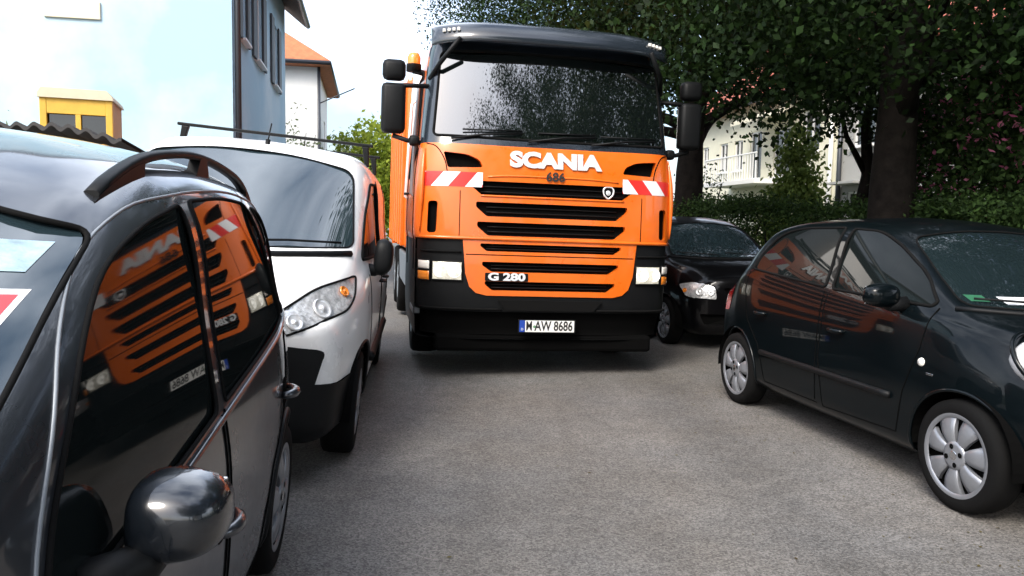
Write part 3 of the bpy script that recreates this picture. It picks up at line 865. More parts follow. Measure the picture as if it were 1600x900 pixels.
# ================================================================ DARK MPV (left foreground)
def build_near():
    M = pose(-.604, .6, 0, .14, .075) @ Matrix.Translation((0, -0.86, 0))
    root = thing('parked_car', 'dark metallic people carrier with arched roof rails, close in the left foreground', 'car', M=M, group='parked cars')
    S = dict(
        zt=[(-3.02, 1.25), (-2.9, 1.47), (-2.75, 1.57), (-2.4, 1.635), (-1.9, 1.655), (-1.45, 1.63), (-1.1, 1.55), (-0.8, 1.42), (-0.45, 1.245), (-0.1, 1.085), (0.10, 1.03), (0.40, 0.94), (0.58, 0.82)],
        zc=[(-3.02, 1.18), (-2.88, 1.40), (-2.7, 1.48), (-2.4, 1.525), (-1.9, 1.54), (-1.45, 1.52), (-1.1, 1.445), (-0.8, 1.325), (-0.45, 1.165), (-0.1, 1.03), (0.10, 0.985), (0.40, 0.90), (0.58, 0.78)],
        yc=[(-3.02, 0.58), (-2.8, 0.64), (-2.4, 0.68), (-1.5, 0.685), (-1.0, 0.70), (-0.6, 0.73), (-0.2, 0.745), (0.1, 0.72), (0.35, 0.64), (0.58, 0.50)],
        zw=[(-3.02, 1.02), (-2.5, 1.03), (-1.3, 0.925), (-0.6, 0.86), (0.0, 0.86), (0.35, 0.82), (0.58, 0.70)],
        yw=[(-3.02, 0.72), (-2.7, 0.785), (-2.2, 0.825), (-0.5, 0.825), (0.05, 0.80), (0.35, 0.74), (0.58, 0.62)],
        zm=[(-3.02, 0.60), (0.58, 0.56)],
        ym=[(-3.02, 0.77), (-2.7, 0.835), (-2.2, 0.862), (0.0, 0.862), (0.35, 0.80), (0.58, 0.70)],
        zs=[(0, 0.25)], zb=[(0, 0.18)])
    xs = linsp(-3.02, -2.4, 14) + linsp(-2.34, -1.2, 16) + linsp(-1.14, 0.58, 32)
    capf = [(0.985, 0.045), (0.95, 0.08), (0.88, 0.105), (0.75, 0.125), (0.5, 0.14), (0.2, 0.148)]
    capr = [(0.985, 0.03), (0.94, 0.055), (0.85, 0.07), (0.5, 0.085), (0.15, 0.09)]
    def warp(x, y, z):
        t = min(max((x+1.1)/1.6, 0), 1); t = t*t*(3-2*t)
        u = min(max((-2.5-x)/0.6, 0), 1); u = u*u*(3-2*u)
        return x - t*0.16*(abs(y)/0.86)**2.4 + u*0.08*(abs(y)/0.86)**2.2
    sh = car_shell(S, xs, capf, capr, warp, seg=9)
    ws = rpoly([(-0.745, 1.02, .04), (-0.3, 0.99, .2), (0.3, 0.99, .2), (0.745, 1.02, .04), (0.65, 1.41, .03), (0.3, 1.475, .2), (-0.3, 1.475, .2), (-0.65, 1.41, .03)], n=5)
    w = screen(sh, root, ws, 1, m_ws, m_rubber, 'windscreen', lambda c: c.x > -1.5)
    rw = rpoly([(-0.55, 1.08), (0.55, 1.08), (0.48, 1.46), (-0.48, 1.46)], .08)
    screen(sh, root, rw, -1, m_glass_t, m_rubber, 'rear_window', lambda c: c.x < -2.4)
    front = rpoly([(-1.375, 0.945, .03), (-1.425, 1.475, .03), (-1.14, 1.425, .15), (-0.90, 1.345, .15), (-0.69, 1.21, .1), (-0.55, 1.06, .1), (-0.43, 0.90, .03), (-0.5, 0.865, .03), (-0.9, 0.895, .2)], .03)
    rear = rpoly([(-1.455, 0.953, .03), (-1.52, 1.485, .03), (-1.9, 1.505, .2), (-2.24, 1.495, .05), (-2.40, 1.28, .1), (-2.47, 1.06, .04), (-2.0, 1.005, .2)], .03)
    quart = rpoly([(-2.345, 1.485, .03), (-2.52, 1.455, .06), (-2.70, 1.30, .1), (-2.82, 1.085, .04), (-2.56, 1.065, .03), (-2.48, 1.30, .1)], .03)
    side_windows(sh, root, [front, rear, quart], m_nearglass, m_rubber, 0.006)
    for sg in (1, -1):
        # chrome-grey trim arching over the windows and the waist strip under them
        top = [(-0.40, 0.90), (-0.52, 1.075), (-0.66, 1.225), (-0.88, 1.367), (-1.12, 1.455), (-1.42, 1.497), (-1.9, 1.525), (-2.3, 1.517), (-2.55, 1.475), (-2.74, 1.31), (-2.86, 1.08)]
        bm = bmesh.new(); add_tube(bm, sh.line(smooth2d(top), 'y', sg, False, 0.001, 0.04), 0.004, 6); from_bm('window_trim', bm, m_grey_arm, root, True)
        waist = [(-0.44, 0.835), (-0.9, 0.868), (-1.4, 0.918), (-2.0, 0.98), (-2.5, 1.035), (-2.86, 1.055)]
        bm = bmesh.new(); add_tube(bm, sh.line(smooth2d(waist), 'y', sg, False, 0.002, 0.05), 0.011, 6); from_bm('waist_trim', bm, m_nearpaint, root, True)
        for pl in ([(-0.36, 0.86), (-0.40, 0.6), (-0.50, 0.30), (-1.30, 0.27), (-1.40, 0.5), (-1.41, 0.93)], [(-1.44, 0.30), (-1.44, 0.94)], [(-1.45, 0.28), (-2.02, 0.28), (-2.15, 0.55), (-2.42, 0.75), (-2.52, 1.03)]):
            bm = bmesh.new(); add_tube(bm, sh.line(pl, 'y', sg, False, 0.0, 0.05), 0.0045, 5); from_bm('door_gap', bm, m_dark_void, root, True)
        for hx, hz in ((-1.33, 0.67), (-2.40, 0.78)):
            # pull handle in a dark round recess
            h, n = sh.hit('y', sg, hx, hz)
            bm = bmesh.new(); add_lathe(bm, [(0.055, 0.0), (0.05, 0.004), (0.001, 0.002)], 24, 'z')
            q = n.to_track_quat('Z', 'Y').to_matrix().to_4x4(); q.translation = h; bmesh.ops.transform(bm, matrix=q, verts=bm.verts)
            cup = from_bm('handle_cup', bm, m_dark_void, root, True)
            handle(sh, cup, hx, hz, sg, m_nearpaint, 0.17, r=0.019)
        mirror_pod(root, (-0.56, sg*0.80, 0.86), (-0.72, sg*0.915, 0.935), (0.105, 0.086, 0.076), m_mirrorpaint)
        # roof rail with three feet
        N = 26; pts = []
        for i in range(N+1):
            t = i/N; x = -1.08-1.72*t
            hh, n = sh.hit('z', 1, x, sg*0.60)
            pts.append(Vector((x, sg*(0.60), hh.z + 0.05*min(1, (math.sin(math.pi*min(1, max(0, t))))**0.6))))
        bm = bmesh.new()
        rows = []
        for i, p in enumerate(pts):
            t = i/N; hw = 0.016; hh = 0.011
            rows.append([bm.verts.new(p+Vector((0, a*hw, b*hh))) for a, b in ((-1, -1), (1, -1), (1, 0.6), (0.5, 1), (-0.5, 1), (-1, 0.6))])
        for i in range(N):
            for k in range(6): bm.faces.new((rows[i][k], rows[i][(k+1) % 6], rows[i+1][(k+1) % 6], rows[i+1][k])).smooth = True
        bm.faces.new(rows[0]); bm.faces.new(rows[-1][::-1]); bmesh.ops.recalc_face_normals(bm, faces=bm.faces)
        rail = from_bm('roof_rail', bm, m_black_pl, root)
        def zr(x): return sh.hit('z', 1, x, sg*0.60)[0].z
        def zp(x):
            t = (-1.08-x)/1.72; return zr(x)+0.05*math.sin(math.pi*min(1, max(0, t)))**0.6
        for xa, xb in ((-1.06, -1.36), (-1.86, -1.97), (-2.60, -2.82)):
            bm = bmesh.new(); xx = linsp(xa, xb, 8)
            poly = [(x, zr(x)-0.02) for x in xx] + [(x, max(zp(x)-0.005, zr(x)-0.015)) for x in xx[::-1]]
            if xa == -1.86: poly = [(-1.83, zr(-1.83)-.02), (-2.0, zr(-2.0)-.02), (-1.95, zp(-1.95)), (-1.88, zp(-1.88))]
            add_prism(bm, poly, sg*0.60-0.017, sg*0.60+0.017, lambda a, b, h: (a, h, b)); bmesh.ops.recalc_face_normals(bm, faces=bm.faces)
            from_bm('rail_foot', bm, m_black_pl, rail)
        p = rpoly([(sg*0.40, 0.66), (sg*0.70, 0.66), (sg*0.76, 0.82), (sg*0.66, 0.88), (sg*0.44, 0.78)], .03)
        fs = sh.cut(p, 'x', 1, test=lambda c: c.x > 0.0)
        if fs: sh.take(fs, 'headlight', m_lens, root, offset=0.004)
        p = rpoly([(sg*0.60, 0.72), (sg*0.80, 0.74), (sg*0.74, 1.35), (sg*0.62, 1.36)], .03)
        fs = sh.cut(p, 'x', -1, test=lambda c: c.x < -2.4)
        if fs: sh.take(fs, 'tail_light', mat('tail_lens', (0.35, 0.01, 0.01), 0.1, coat=1), root, offset=0.004)
    gr = rpoly([(-0.30, 0.60), (0.30, 0.60), (0.36, 0.72), (-0.36, 0.72)], .03)
    fs = sh.cut(gr, 'x', 1, test=lambda c: c.x > 0.3)
    sh.take(fs, 'grille', [m_dark_void, m_black_pl], root, wall=0.03, direction=Vector((1, 0, 0)))
    bm = bmesh.new(); add_tube(bm, sh.line([(-0.72, 1.01), (-0.3, 0.985), (0.3, 0.985), (0.72, 1.01)], 'x', 1, False, 0.003, 0.05), 0.014, 6)
    from_bm('wiper_cowl', bm, m_black_pl, root, True)
    # stickers inside the screen's upper corner
    wb = BVHTree.FromPolygons([v.co[:] for v in w.data.vertices], [tuple(p.vertices) for p in w.data.polygons])
    def pane_hit(y, z):
        h = wb.ray_cast(Vector((6, y, z)), Vector((-1, 0, 0)))
        return (h[0], h[1] if h[1].x > 0 else -h[1]) if h[0] is not None else sh.hit('x', 1, y, z)
    def patch(nm, ya, yb, za, zb, mm, lift=0.0015):
        bm = bmesh.new(); g = [[None]*5 for _ in range(4)]
        for i in range(4):
            for j in range(5):
                h, n = pane_hit(ya+(yb-ya)*j/4, za+(zb-za)*i/3); g[i][j] = bm.verts.new(h+n*lift)
        for i in range(3):
            for j in range(4): bm.faces.new((g[i][j], g[i][j+1], g[i+1][j+1], g[i+1][j]))
        return from_bm(nm, bm, mm, w)
    patch('paper_slip', 0.46, 0.615, 1.335, 1.385, mat('pale_blue_paper', (0.30, 0.42, 0.48), 0.5, var=0.4, scale=24))
    a = patch('red_sticker', 0.56, 0.632, 1.262, 1.302, mat('red_sticker', (0.6, 0.05, 0.06), 0.4))
    patch('white_sticker_edge', 0.55, 0.642, 1.254, 1.310, m_wfilm, 0.0008)
    h, n = pane_hit(0.60, 1.282)
    bm = bmesh.new(); add_lathe(bm, [(0.014, 0), (0.001, 0.0005)], 20, 'z')
    q = n.to_track_quat('Z', 'Y').to_matrix().to_4x4(); q.translation = h+n*0.0025; bmesh.ops.transform(bm, matrix=q, verts=bm.verts)
    from_bm('white_disc', bm, m_wfilm, w)
    wheel_arches(sh, root, [(0, .31), (-2.52, .31)], 0.355, 0.845, m_black_pl)
    from_bm('body', sh.bm, m_nearpaint, root)
    for cx in (0, -2.52):
        for sg in (1, -1): make_wheel(root, (cx, sg*0.765, 0.308), 0.308, 0.18, sg, 0.215, 6)
    return root

build_near()

# ================================================================ ORANGE REFUSE LORRY
def build_lorry():
    M = pose(.3375, 7.1365, .0245, .1875, .0196)
    root = thing('refuse_lorry', 'bright orange refuse lorry with red and white stripes driving up the middle of the street', 'lorry', M=M)
    xf = pchip([(0.34, -0.04), (0.60, 0.02), (0.80, 0.03), (1.27, 0.02), (1.80, 0.0), (2.10, -0.04), (2.20, -0.07), (2.6, -0.15), (3.03, -0.25), (3.17, -0.36), (3.25, -0.52), (3.28, -0.85)])
    wf = pchip([(0.34, 1.22), (0.6, 1.235), (1.25, 1.24), (1.30, 1.255), (1.75, 1.25), (2.15, 1.215), (2.6, 1.18), (3.06, 1.13), (3.21, 1.06), (3.28, 0.92)])
    def plan(z, n=26):
        w, x0 = wf(z), xf(z); B = 0.50; e = 4.2
        ys = [math.sin(math.pi/2*i/n) for i in range(n+1)]
        half = [(x0-B*(1-max(0.0, 1-abs(y)**e)**(1/e)), y*w) for y in ys]
        pts = [(a, b) for a, b in half] + [(-1.35, w), (-2.05, w), (-2.05, 0)]
        return pts
    zs = linsp(0.34, 1.2, 18) + linsp(1.24, 2.2, 22) + linsp(2.25, 3.12, 18) + [3.16, 3.19, 3.22, 3.25, 3.27, 3.28]
    bm = bmesh.new(); grid = []
    for z in zs:
        h = plan(z)
        full = h + [(a, -b) for a, b in h[-2:0:-1]]
        grid.append([bm.verts.new((a, b, z)) for a, b in full])
    n = len(grid[0])
    for i in range(len(grid)-1):
        for k in range(n):
            bm.faces.new((grid[i][k], grid[i][(k+1) % n], grid[i+1][(k+1) % n], grid[i+1][k])).smooth = True
    bm.faces.new(grid[0]); bm.faces.new(grid[-1][::-1])
    bmesh.ops.recalc_face_normals(bm, faces=bm.faces)
    sh = Shell(bm)
    FX = Vector((1, 0, 0))
    front = lambda c: c.x > -0.9
    def surf(y, z, lift=0.0):
        h, nn = sh.hit('x', 1, y, z)
        return h + nn*lift
    def panel(poly, name, m, off, parent=root, smooth=True):
        return sh.take(sh.cut(poly, 'x', 1, test=front), name, m, parent, offset=off)
    # dark lower part of the cab: bumper, lamp band
    # grille slots first (recesses)
    def slot(poly, name='grille_slot', depth=0.05, wm=m_orange):
        fs = sh.cut(rpoly(poly, 0.018), 'x', 1, test=front)
        return sh.take(fs, name, [m_dark_void, wm], root, wall=depth, direction=FX)
    slots = [(-.775, .775, 1.795, 1.655, .10), (-.72, .72, 1.605, 1.475, .10), (-.705, .705, 1.425, 1.30, .10), (-.67, .67, 1.228, 1.158, .06), (-.65, .65, 1.062, .97, .09), (-.62, .62, .885, .80, .07)]
    made = []
    for i, (a, b, zt, zb, ch) in enumerate(slots):
        if i == 0: poly = [(a, zt-0.045), (a+.05, zt), (b-.05, zt), (b, zt-0.045), (b-ch*1.2, zb), (a+ch*1.2, zb)]
        else: poly = [(a, zt), (b, zt), (b, zt-(zt-zb)*.35), (b-ch, zb), (a+ch, zb), (a, zt-(zt-zb)*.35)]
        o = slot(poly); made.append(o)
        # mesh bars inside each slot
        nb = bmesh.new()
        zz = (zt+zb)/2
        for q in (0.3, 0.65):
            z_ = zb+(zt-zb)*q
            add_tube(nb, [surf(y, z_+0.0)-FX*0.035 for y in linsp(a+ch, b-ch, 12)], 0.006, 5)
        from_bm('grille_bar', nb, m_black_pl, o, True)
    for sg in (1, -1):
        # scoops beside the letters, upright slots in the corner panels
        slot([(sg*1.02, 2.05, .02), (sg*0.80, 2.03, .05), (sg*0.69, 1.98, .04), (sg*0.665, 1.915, .02), (sg*0.98, 1.905, .02)], 'air_scoop', 0.07)
        slot([(sg*1.06, 1.60, .03), (sg*1.145, 1.60, .03), (sg*1.15, 1.31, .03), (sg*1.07, 1.31, .03)], 'corner_slot', 0.06)
    # windscreen and its dark surround
    wsp = rpoly([(-1.11, 2.20, .05), (-0.5, 2.185, .3), (0.5, 2.185, .3), (1.11, 2.20, .05), (1.045, 2.985, .06), (0.5, 3.0, .3), (-0.5, 3.0, .3), (-1.045, 2.985, .06)], n=5)
    screen_fs = sh.cut(wsp, 'x', 1, test=front)
    seal = sh.line(wsp, 'x', 1, True, 0.0, 0.05)
    wso = sh.take(screen_fs, 'windscreen', m_lorryglass, root, offset=-0.02, fit='x2')
    nb = bmesh.new(); add_tube(nb, seal, 0.013, 6, True); from_bm('window_seal', nb, m_rubber, wso, True)
    surround = [(-1.4, 2.135), (-0.5, 2.12), (0.5, 2.12), (1.4, 2.135), (1.4, 3.4), (-1.4, 3.4)]
    fs = sh.cut(surround, 'x', 1, test=lambda c: c.x > -0.60 and c.z < 3.27)
    sh.take(fs, 'windscreen_surround', m_visor, root)
    # side windows
    for sg in (1, -1):
        poly = rpoly([(-0.62, 2.06, .05), (-1.55, 1.86, .05), (-1.60, 2.85, .06), (-0.80, 2.88, .06)], .05)
        fs = sh.cut(poly, 'y', sg, test=lambda c, sg=sg: c.y*sg > 0.5)
        if fs: sh.take(fs, 'side_window', m_glass, root, offset=-0.006)
        nb = bmesh.new(); add_tube(nb, sh.line(poly, 'y', sg, True, 0.002, 0.06), 0.015, 6, True); from_bm('window_frame', nb, m_rubber, root, True)
        nb = bmesh.new(); add_tube(nb, sh.line([(-0.48, 2.1), (-0.50, 1.30), (-0.55, 0.95)], 'y', sg, False, 0, 0.06), 0.007, 5)
        from_bm('door_gap', nb, m_dark_void, root, True); nb = bmesh.new()
        add_tube(nb, sh.line([(-1.68, 2.95), (-1.68, 0.95)], 'y', sg, False, 0, 0.06), 0.007, 5)
        from_bm('door_gap', nb, m_dark_void, root, True)
        handle(sh, root, -1.45, 1.70, sg, m_black_pl, 0.2)
        # grab rails in pale metal beside the door
        for xx, r_, mm in ((-0.66, 0.016, m_grey_arm), (-1.74, 0.017, m_lettersilver)):
            nb = bmesh.new(); y = sg*1.275
            add_tube(nb, [(xx, sg*1.20, 1.62), (xx, y, 1.68), (xx, y-sg*0.05, 2.70), (xx, sg*1.14, 2.78)], r_, 8)
            from_bm('grab_rail', nb, mm, root, True)
    # black band with head lamps and black bumper below the orange
    lower = [(-1.4, 1.262), (-0.83, 1.262), (-0.80, 0.95), (-0.76, 0.83), (-0.70, 0.775), (-0.60, 0.752), (0.60, 0.752), (0.70, 0.775), (0.76, 0.83), (0.80, 0.95), (0.83, 1.262), (1.4, 1.262), (1.4, 0.2), (-1.4, 0.2)]
    fs = sh.cut([(-1.4, 0.60), (1.4, 0.60), (1.4, 0.2), (-1.4, 0.2)], 'x', 1, test=lambda c: True)
    sh.take(fs, 'shaded_underrun', m_dark_void, root, offset=-0.05)  # near-black colour stands in for the shade below the bumper
    fs = sh.cut(lower, 'x', 1, test=lambda c: True)
    low = sh.take(fs, 'bumper', m_black_pl, root, offset=-0.012)
    for f in sh.bm.faces: pass
    fs = [f for f in sh.bm.faces if f.calc_center_median().z < 1.26 and f.calc_center_median().x < -0.25]
    side_l = sh.take(fs, 'cab_lower_side', m_black_pl, root)
    for sg in (1, -1):
        # lamp unit
        for a, b, z0, z1, mm, nm in ((0.83, 1.095, 0.885, 1.055, m_lampon, 'headlight'), (1.115, 1.215, 0.975, 1.06, m_clear, 'corner_lamp'), (1.115, 1.215, 0.875, 0.965, m_amber, 'indicator')):
            nb = bmesh.new(); g = []
            N, K = 8, 5
            for i in range(K+1):
                row = []
                for j in range(N+1):
                    s_, t_ = j/N, i/K
                    y = sg*(a+(b-a)*s_); z = z0+(z1-z0)*t_
                    ed = min(s_, 1-s_, t_*0.7, (1-t_)*0.7)
                    row.append(nb.verts.new(surf(y, z, 0.002+0.014*min(1, ed*8))))
                g.append(row)
            for i in range(K):
                for j in range(N): nb.faces.new((g[i][j], g[i][j+1], g[i+1][j+1], g[i+1][j])).smooth = True
            bmesh.ops.recalc_face_normals(nb, faces=nb.faces)
            lo = from_bm(nm, nb, mm, root)
            nb = bmesh.new()
            loop = [g[0][j].co if False else surf(sg*(a+(b-a)*j/N), z0, 0.004) for j in range(N+1)] + [surf(sg*b, z0+(z1-z0)*i/K, 0.004) for i in range(1, K+1)] + [surf(sg*(a+(b-a)*j/N), z1, 0.004) for j in range(N-1, -1, -1)] + [surf(sg*a, z0+(z1-z0)*i/K, 0.004) for i in range(K-1, 0, -1)]
            add_tube(nb, loop, 0.007, 6, True); from_bm('lamp_rim', nb, m_black_pl, lo, True)
        for yy, rr in ((0.895, 0.062), (1.02, 0.062)):
            c = surf(sg*yy, 0.97, 0.018); nb = bmesh.new()
            add_lathe(nb, [(rr, 0.0), (rr*0.93, 0.006), (rr*0.85, -0.002), (rr*0.30, 0.001), (rr*0.22, 0.008), (0.001, 0.010)], 22, 'x', c)
            from_bm('lamp_reflector', nb, m_lampglow, root, True)
        # bumper step line and fog lamp pocket
        nb = bmesh.new(); add_tube(nb, [surf(sg*y, 0.625, 0.004) for y in linsp(0.45, 1.2, 14)], 0.012, 6); from_bm('bumper_edge', nb, m_rubber, low, True)
        nb = bmesh.new(); add_tube(nb, [surf(sg*y, 1.145, 0.0) for y in linsp(0.84, 1.2, 8)], 0.010, 6); from_bm('lamp_band_lip', nb, m_rubber, low, True)
        # gap between the corner panels and the middle flap
        nb = bmesh.new(); add_tube(nb, [surf(sg*0.865, z, -0.001) for z in linsp(1.27, 1.70, 12)], 0.005, 5)
        from_bm('panel_gap', nb, m_dark_void, root, True)
        nb = bmesh.new(); add_tube(nb, [surf(sg*y, z, -0.001) for y, z in smooth2d([(1.165, 2.125), (1.09, 2.10), (1.035, 2.03), (1.00, 1.95), (0.985, 1.87)])], 0.006, 5)
        from_bm('panel_gap', nb, m_dark_void, root, True)
        # air deflector edge standing off the corner
        nb = bmesh.new()
        add_tube(nb, [surf(sg*(1.205-0.03*t), 1.32+0.76*t, 0.010+0.012*math.sin(math.pi*t)) for t in linsp(0, 1, 14)], [0.006+0.018*math.sin(math.pi*t) for t in linsp(0, 1, 14)], 8)
        from_bm('corner_deflector', nb, m_orange, root, True)
        # red and white hazard stripes
        def stripes():
            y0, y1, z0, z1 = 0.665, 1.195, 1.735, 1.868
            wdt = 0.15; sl = 0.11
            k = -2; c = 0
            for k in range(-2, 6):
                a = y0-0.10+k*wdt; par = [(a+sl, z0), (a+wdt+sl, z0), (a+wdt, z1), (a, z1)] if True else None
                # clip to the panel
                par2 = [(min(max(u, y0 if v > 1.76 or True else y0), y1), v) for u, v in dense(par, 0.02)]
                us = [u for u, v in par2]
                if max(us)-min(us) < 0.01: continue
                nb = bmesh.new(); K, N = 5, 6; g = []
                for i in range(K+1):
                    v = z0+(z1-z0)*i/K; t = i/K
                    l = max(a+sl*(1-t), y0); r2 = min(a+wdt+sl*(1-t), y1)
                    if r2 < l: r2 = l
                    g.append([nb.verts.new(surf(sg*(l+(r2-l)*j/N), v, 0.003)) for j in range(N+1)])
                for i in range(K):
                    for j in range(N):
                        try: nb.faces.new((g[i][j], g[i][j+1], g[i+1][j+1], g[i+1][j]))
                        except ValueError: pass
                bmesh.ops.dissolve_degenerate(nb, dist=1e-5, edges=nb.edges)
                bmesh.ops.recalc_face_normals(nb, faces=nb.faces)
                from_bm('hazard_stripe', nb, m_wfilm if k % 2 == 0 else m_red, root)
        stripes()
        # sun-visor lamps
        # mirrors
        ym = sg*1.47
        nb = bmesh.new(); add_box(nb, (-0.42, ym, 2.45), (0.15, 0.225, 0.46), 0.045); mo = from_bm('side_mirror', nb, m_black_pl, root, True)
        nb = bmesh.new(); add_box(nb, (-0.499, ym, 2.45), (0.006, 0.19, 0.41), 0.002); from_bm('mirror_glass', nb, m_chrome, mo)
        nb = bmesh.new(); add_box(nb, (-0.42, ym, 2.80), (0.15, 0.215, 0.19), 0.05); mo2 = from_bm('wide_mirror', nb, m_black_pl, root, True)
        nb = bmesh.new()
        add_tube(nb, [(-0.42, ym, 2.66), (-0.40, sg*1.34, 2.665), (-0.40, sg*1.15, 2.67)], 0.022, 8); from_bm('mirror_arm', nb, m_black_pl, mo, True); nb = bmesh.new()
        add_tube(nb, [(-0.42, ym, 2.20), (-0.40, sg*1.34, 2.16), (-0.40, sg*1.18, 2.14)], 0.022, 8)
        from_bm('mirror_arm', nb, m_black_pl, mo, True)
        nb = bmesh.new(); add_box(nb, (-0.40, sg*1.27, 2.16), (0.09, 0.10, 0.10), 0.03); from_bm('mirror_bracket', nb, m_black_pl, mo, True)
    # panel edges across the front
    nb = bmesh.new(); add_tube(nb, [surf(y, 1.125, -0.001) for y in linsp(-0.80, 0.80, 20)], 0.005, 5)
    add_tube(nb, [surf(y, 1.265, 0.0) for y in linsp(-0.82, 0.82, 20)], 0.005, 5); from_bm('panel_gap', nb, m_dark_void, root, True)
    for z, yy, rr in ((1.272, 1.21, 0.016), (1.66, 0.68, 0.010)):
        nb = bmesh.new(); add_tube(nb, [surf(y, z, 0.002) for y in linsp(-yy, yy, 40)], rr, 8); from_bm('panel_ridge', nb, m_orange, root, True)
    # relief around the flap: ridge that frames letters and slots
    nb = bmesh.new(); add_tube(nb, [surf(y, 1.852-0.02*(abs(y)/0.62)**4, 0.0) for y in linsp(-0.62, 0.62, 24)], 0.010, 8); from_bm('panel_ridge', nb, m_orange, root, True)
    # letters
    fn = lambda z0, y0=0.0, lift=0.006: (lambda u, v, h: tuple(surf(y0+u, z0+v, lift+max(h, 0))))
    put_text('name_lettering', 'SCANIA', 0.185, fn(1.995, 0.01), m_lettersilver, root, extrude=0.012, offset=0.0105, sx=1.30, spacing=1.0)
    put_text('fleet_number', '686', 0.115, fn(1.852, 0.01, 0.014), m_ink, root, extrude=0.001, offset=0.003, sx=1.05)
    put_text('model_lettering', 'G 280', 0.095, fn(0.925, -0.42, 0.012), m_lettersilver, root, extrude=0.004, offset=0.004, sx=1.45)
    nb = bmesh.new(); add_prism(nb, rpoly([(-0.62, 0.888), (-0.22, 0.888), (-0.22, 0.962), (-0.62, 0.962)], 0.01), 0.001, 0.008, lambda a, b, h: tuple(surf(a, b, h)))
    bmesh.ops.recalc_face_normals(nb, faces=nb.faces); from_bm('model_plaque', nb, m_black_pl, root)
    # round badge on the top slot
    nb = bmesh.new()
    c = surf(0.53, 1.735, 0.0)
    badge = rpoly([(-0.052, 0.03), (-0.03, 0.055), (0.03, 0.055), (0.052, 0.03), (0.045, -0.02), (0, -0.06), (-0.045, -0.02)], 0.02)
    add_tube(nb, [(c.x-0.012, c.y+a, c.z+b) for a, b in badge], 0.008, 6, True)
    add_lathe(nb, [(0.026, 0.0), (0.022, 0.006), (0.001, 0.008)], 18, 'x', (c.x-0.02, c.y, c.z))
    add_prism(nb, badge, -0.03, -0.016, lambda a, b, h: (c.x+h, c.y+a, c.z+b), mi=1)
    from_bm('shield_badge', nb, [m_lettersilver, m_black_pl], root)
    # number plate
    nb = bmesh.new(); px = xf(0.47)+0.035
    add_box(nb, (px, -0.02, 0.475), (0.012, 0.55, 0.125), 0.004); plate = from_bm('number_plate', nb, m_black_pl, root)
    nb = bmesh.new(); add_box(nb, (px+0.006, 0.005, 0.475), (0.008, 0.47, 0.108), 0.003); from_bm('plate_face', nb, m_platewhite, plate)
    nb = bmesh.new(); add_box(nb, (px+0.006, -0.258, 0.475), (0.008, 0.052, 0.108), 0.003); from_bm('plate_band', nb, m_plateblue, plate)
    put_text('plate_lettering', 'M', 0.125, lambda u, v, h: (px+0.0105+max(h, 0), -0.193+u, 0.475+v), m_ink, plate, extrude=0.0005, offset=0.0016, sx=0.66)
    put_text('plate_lettering', 'AW 8686', 0.125, lambda u, v, h: (px+0.0105+max(h, 0), 0.042+u, 0.475+v), m_ink, plate, extrude=0.0005, offset=0.003, sx=0.73)
    put_text('band_lettering', 'D', 0.032, lambda u, v, h: (px+0.0105+max(h, 0), -0.258+u, 0.447+v), m_platewhite, plate, extrude=0.0004)
    nb = bmesh.new()
    add_lathe(nb, [(0.013, 0), (0.001, 0.001)], 14, 'x', (px+0.0105, -0.142, 0.472)); from_bm('plate_seal', nb, mat('seal_green', (0.1, 0.25, 0.12), 0.4), plate)
    # under-bumper apron, coloured near-black for the shade beneath the cab
    nb = bmesh.new(); add_box(nb, (-0.22, 0, 0.30), (0.30, 2.1, 0.16), 0.03); from_bm('front_apron', nb, m_dark_void, root)
    nb = bmesh.new(); add_prism(nb, [(-0.5, 0.715), (0.5, 0.715), (0.42, 0.62), (-0.42, 0.62)], 0.002, 0.018, lambda a, b, h: tuple(surf(a, b, h))); bmesh.ops.recalc_face_normals(nb, faces=nb.faces)
    from_bm('bumper_step', nb, m_rubber, low)
    # wipers on the screen
    for y0, y1 in ((-0.95, -0.30), (-0.25, 0.40), (0.35, 1.0)):
        nb = bmesh.new(); add_tube(nb, [surf(y0, 2.16, 0.03), surf((y0+y1)/2, 2.215, 0.03), surf(y1, 2.24, 0.02)], 0.011, 6)
        add_tube(nb, [surf(y0+0.1, 2.255, 0.012), surf(y1, 2.265, 0.012)], 0.008, 5)
        from_bm('wiper', nb, m_black_pl, root, True)
    # sun visor across the top
    vx0 = lambda s_: xf(3.04)-0.04*s_*s_-0.20*(abs(s_)**5)
    nb = bmesh.new(); rows = []
    for i in range(33):
        s_ = -1+2*i/32; y = s_*1.14
        x0 = vx0(s_); dz = -0.03*abs(s_)**4
        rows.append([nb.verts.new((x0+a, y, b+dz)) for a, b in ((-0.05, 3.265), (0.06, 3.255), (0.17, 3.205), (0.225, 3.11), (0.235, 3.055), (0.225, 3.045), (0.205, 3.06), (0.13, 3.17), (0.0, 3.20))])
    for i in range(32):
        for k in range(9): nb.faces.new((rows[i][k], rows[i][(k+1) % 9], rows[i+1][(k+1) % 9], rows[i+1][k])).smooth = True
    nb.faces.new(rows[0]); nb.faces.new(rows[-1][::-1]); bmesh.ops.recalc_face_normals(nb, faces=nb.faces)
    vis = from_bm('sun_visor', nb, m_visor, root)
    for sg in (1, -1):
        for k in range(4):
            y = sg*(0.91+0.042*k); s_ = y/1.14
            nb = bmesh.new(); add_box(nb, (vx0(s_)+0.205, y, 3.165-0.03*abs(s_)**4), (0.035, 0.026, 0.030), 0.005, mi=0)
            from_bm('marker_lamp', nb, m_clear, vis)
        nb = bmesh.new()
        add_tube(nb, [(-0.40, sg*1.14, 2.74), (-0.20, sg*1.06, 2.86), (-0.06, sg*0.90, 3.06)], 0.022, 8); from_bm('visor_stay', nb, m_black_pl, vis, True)
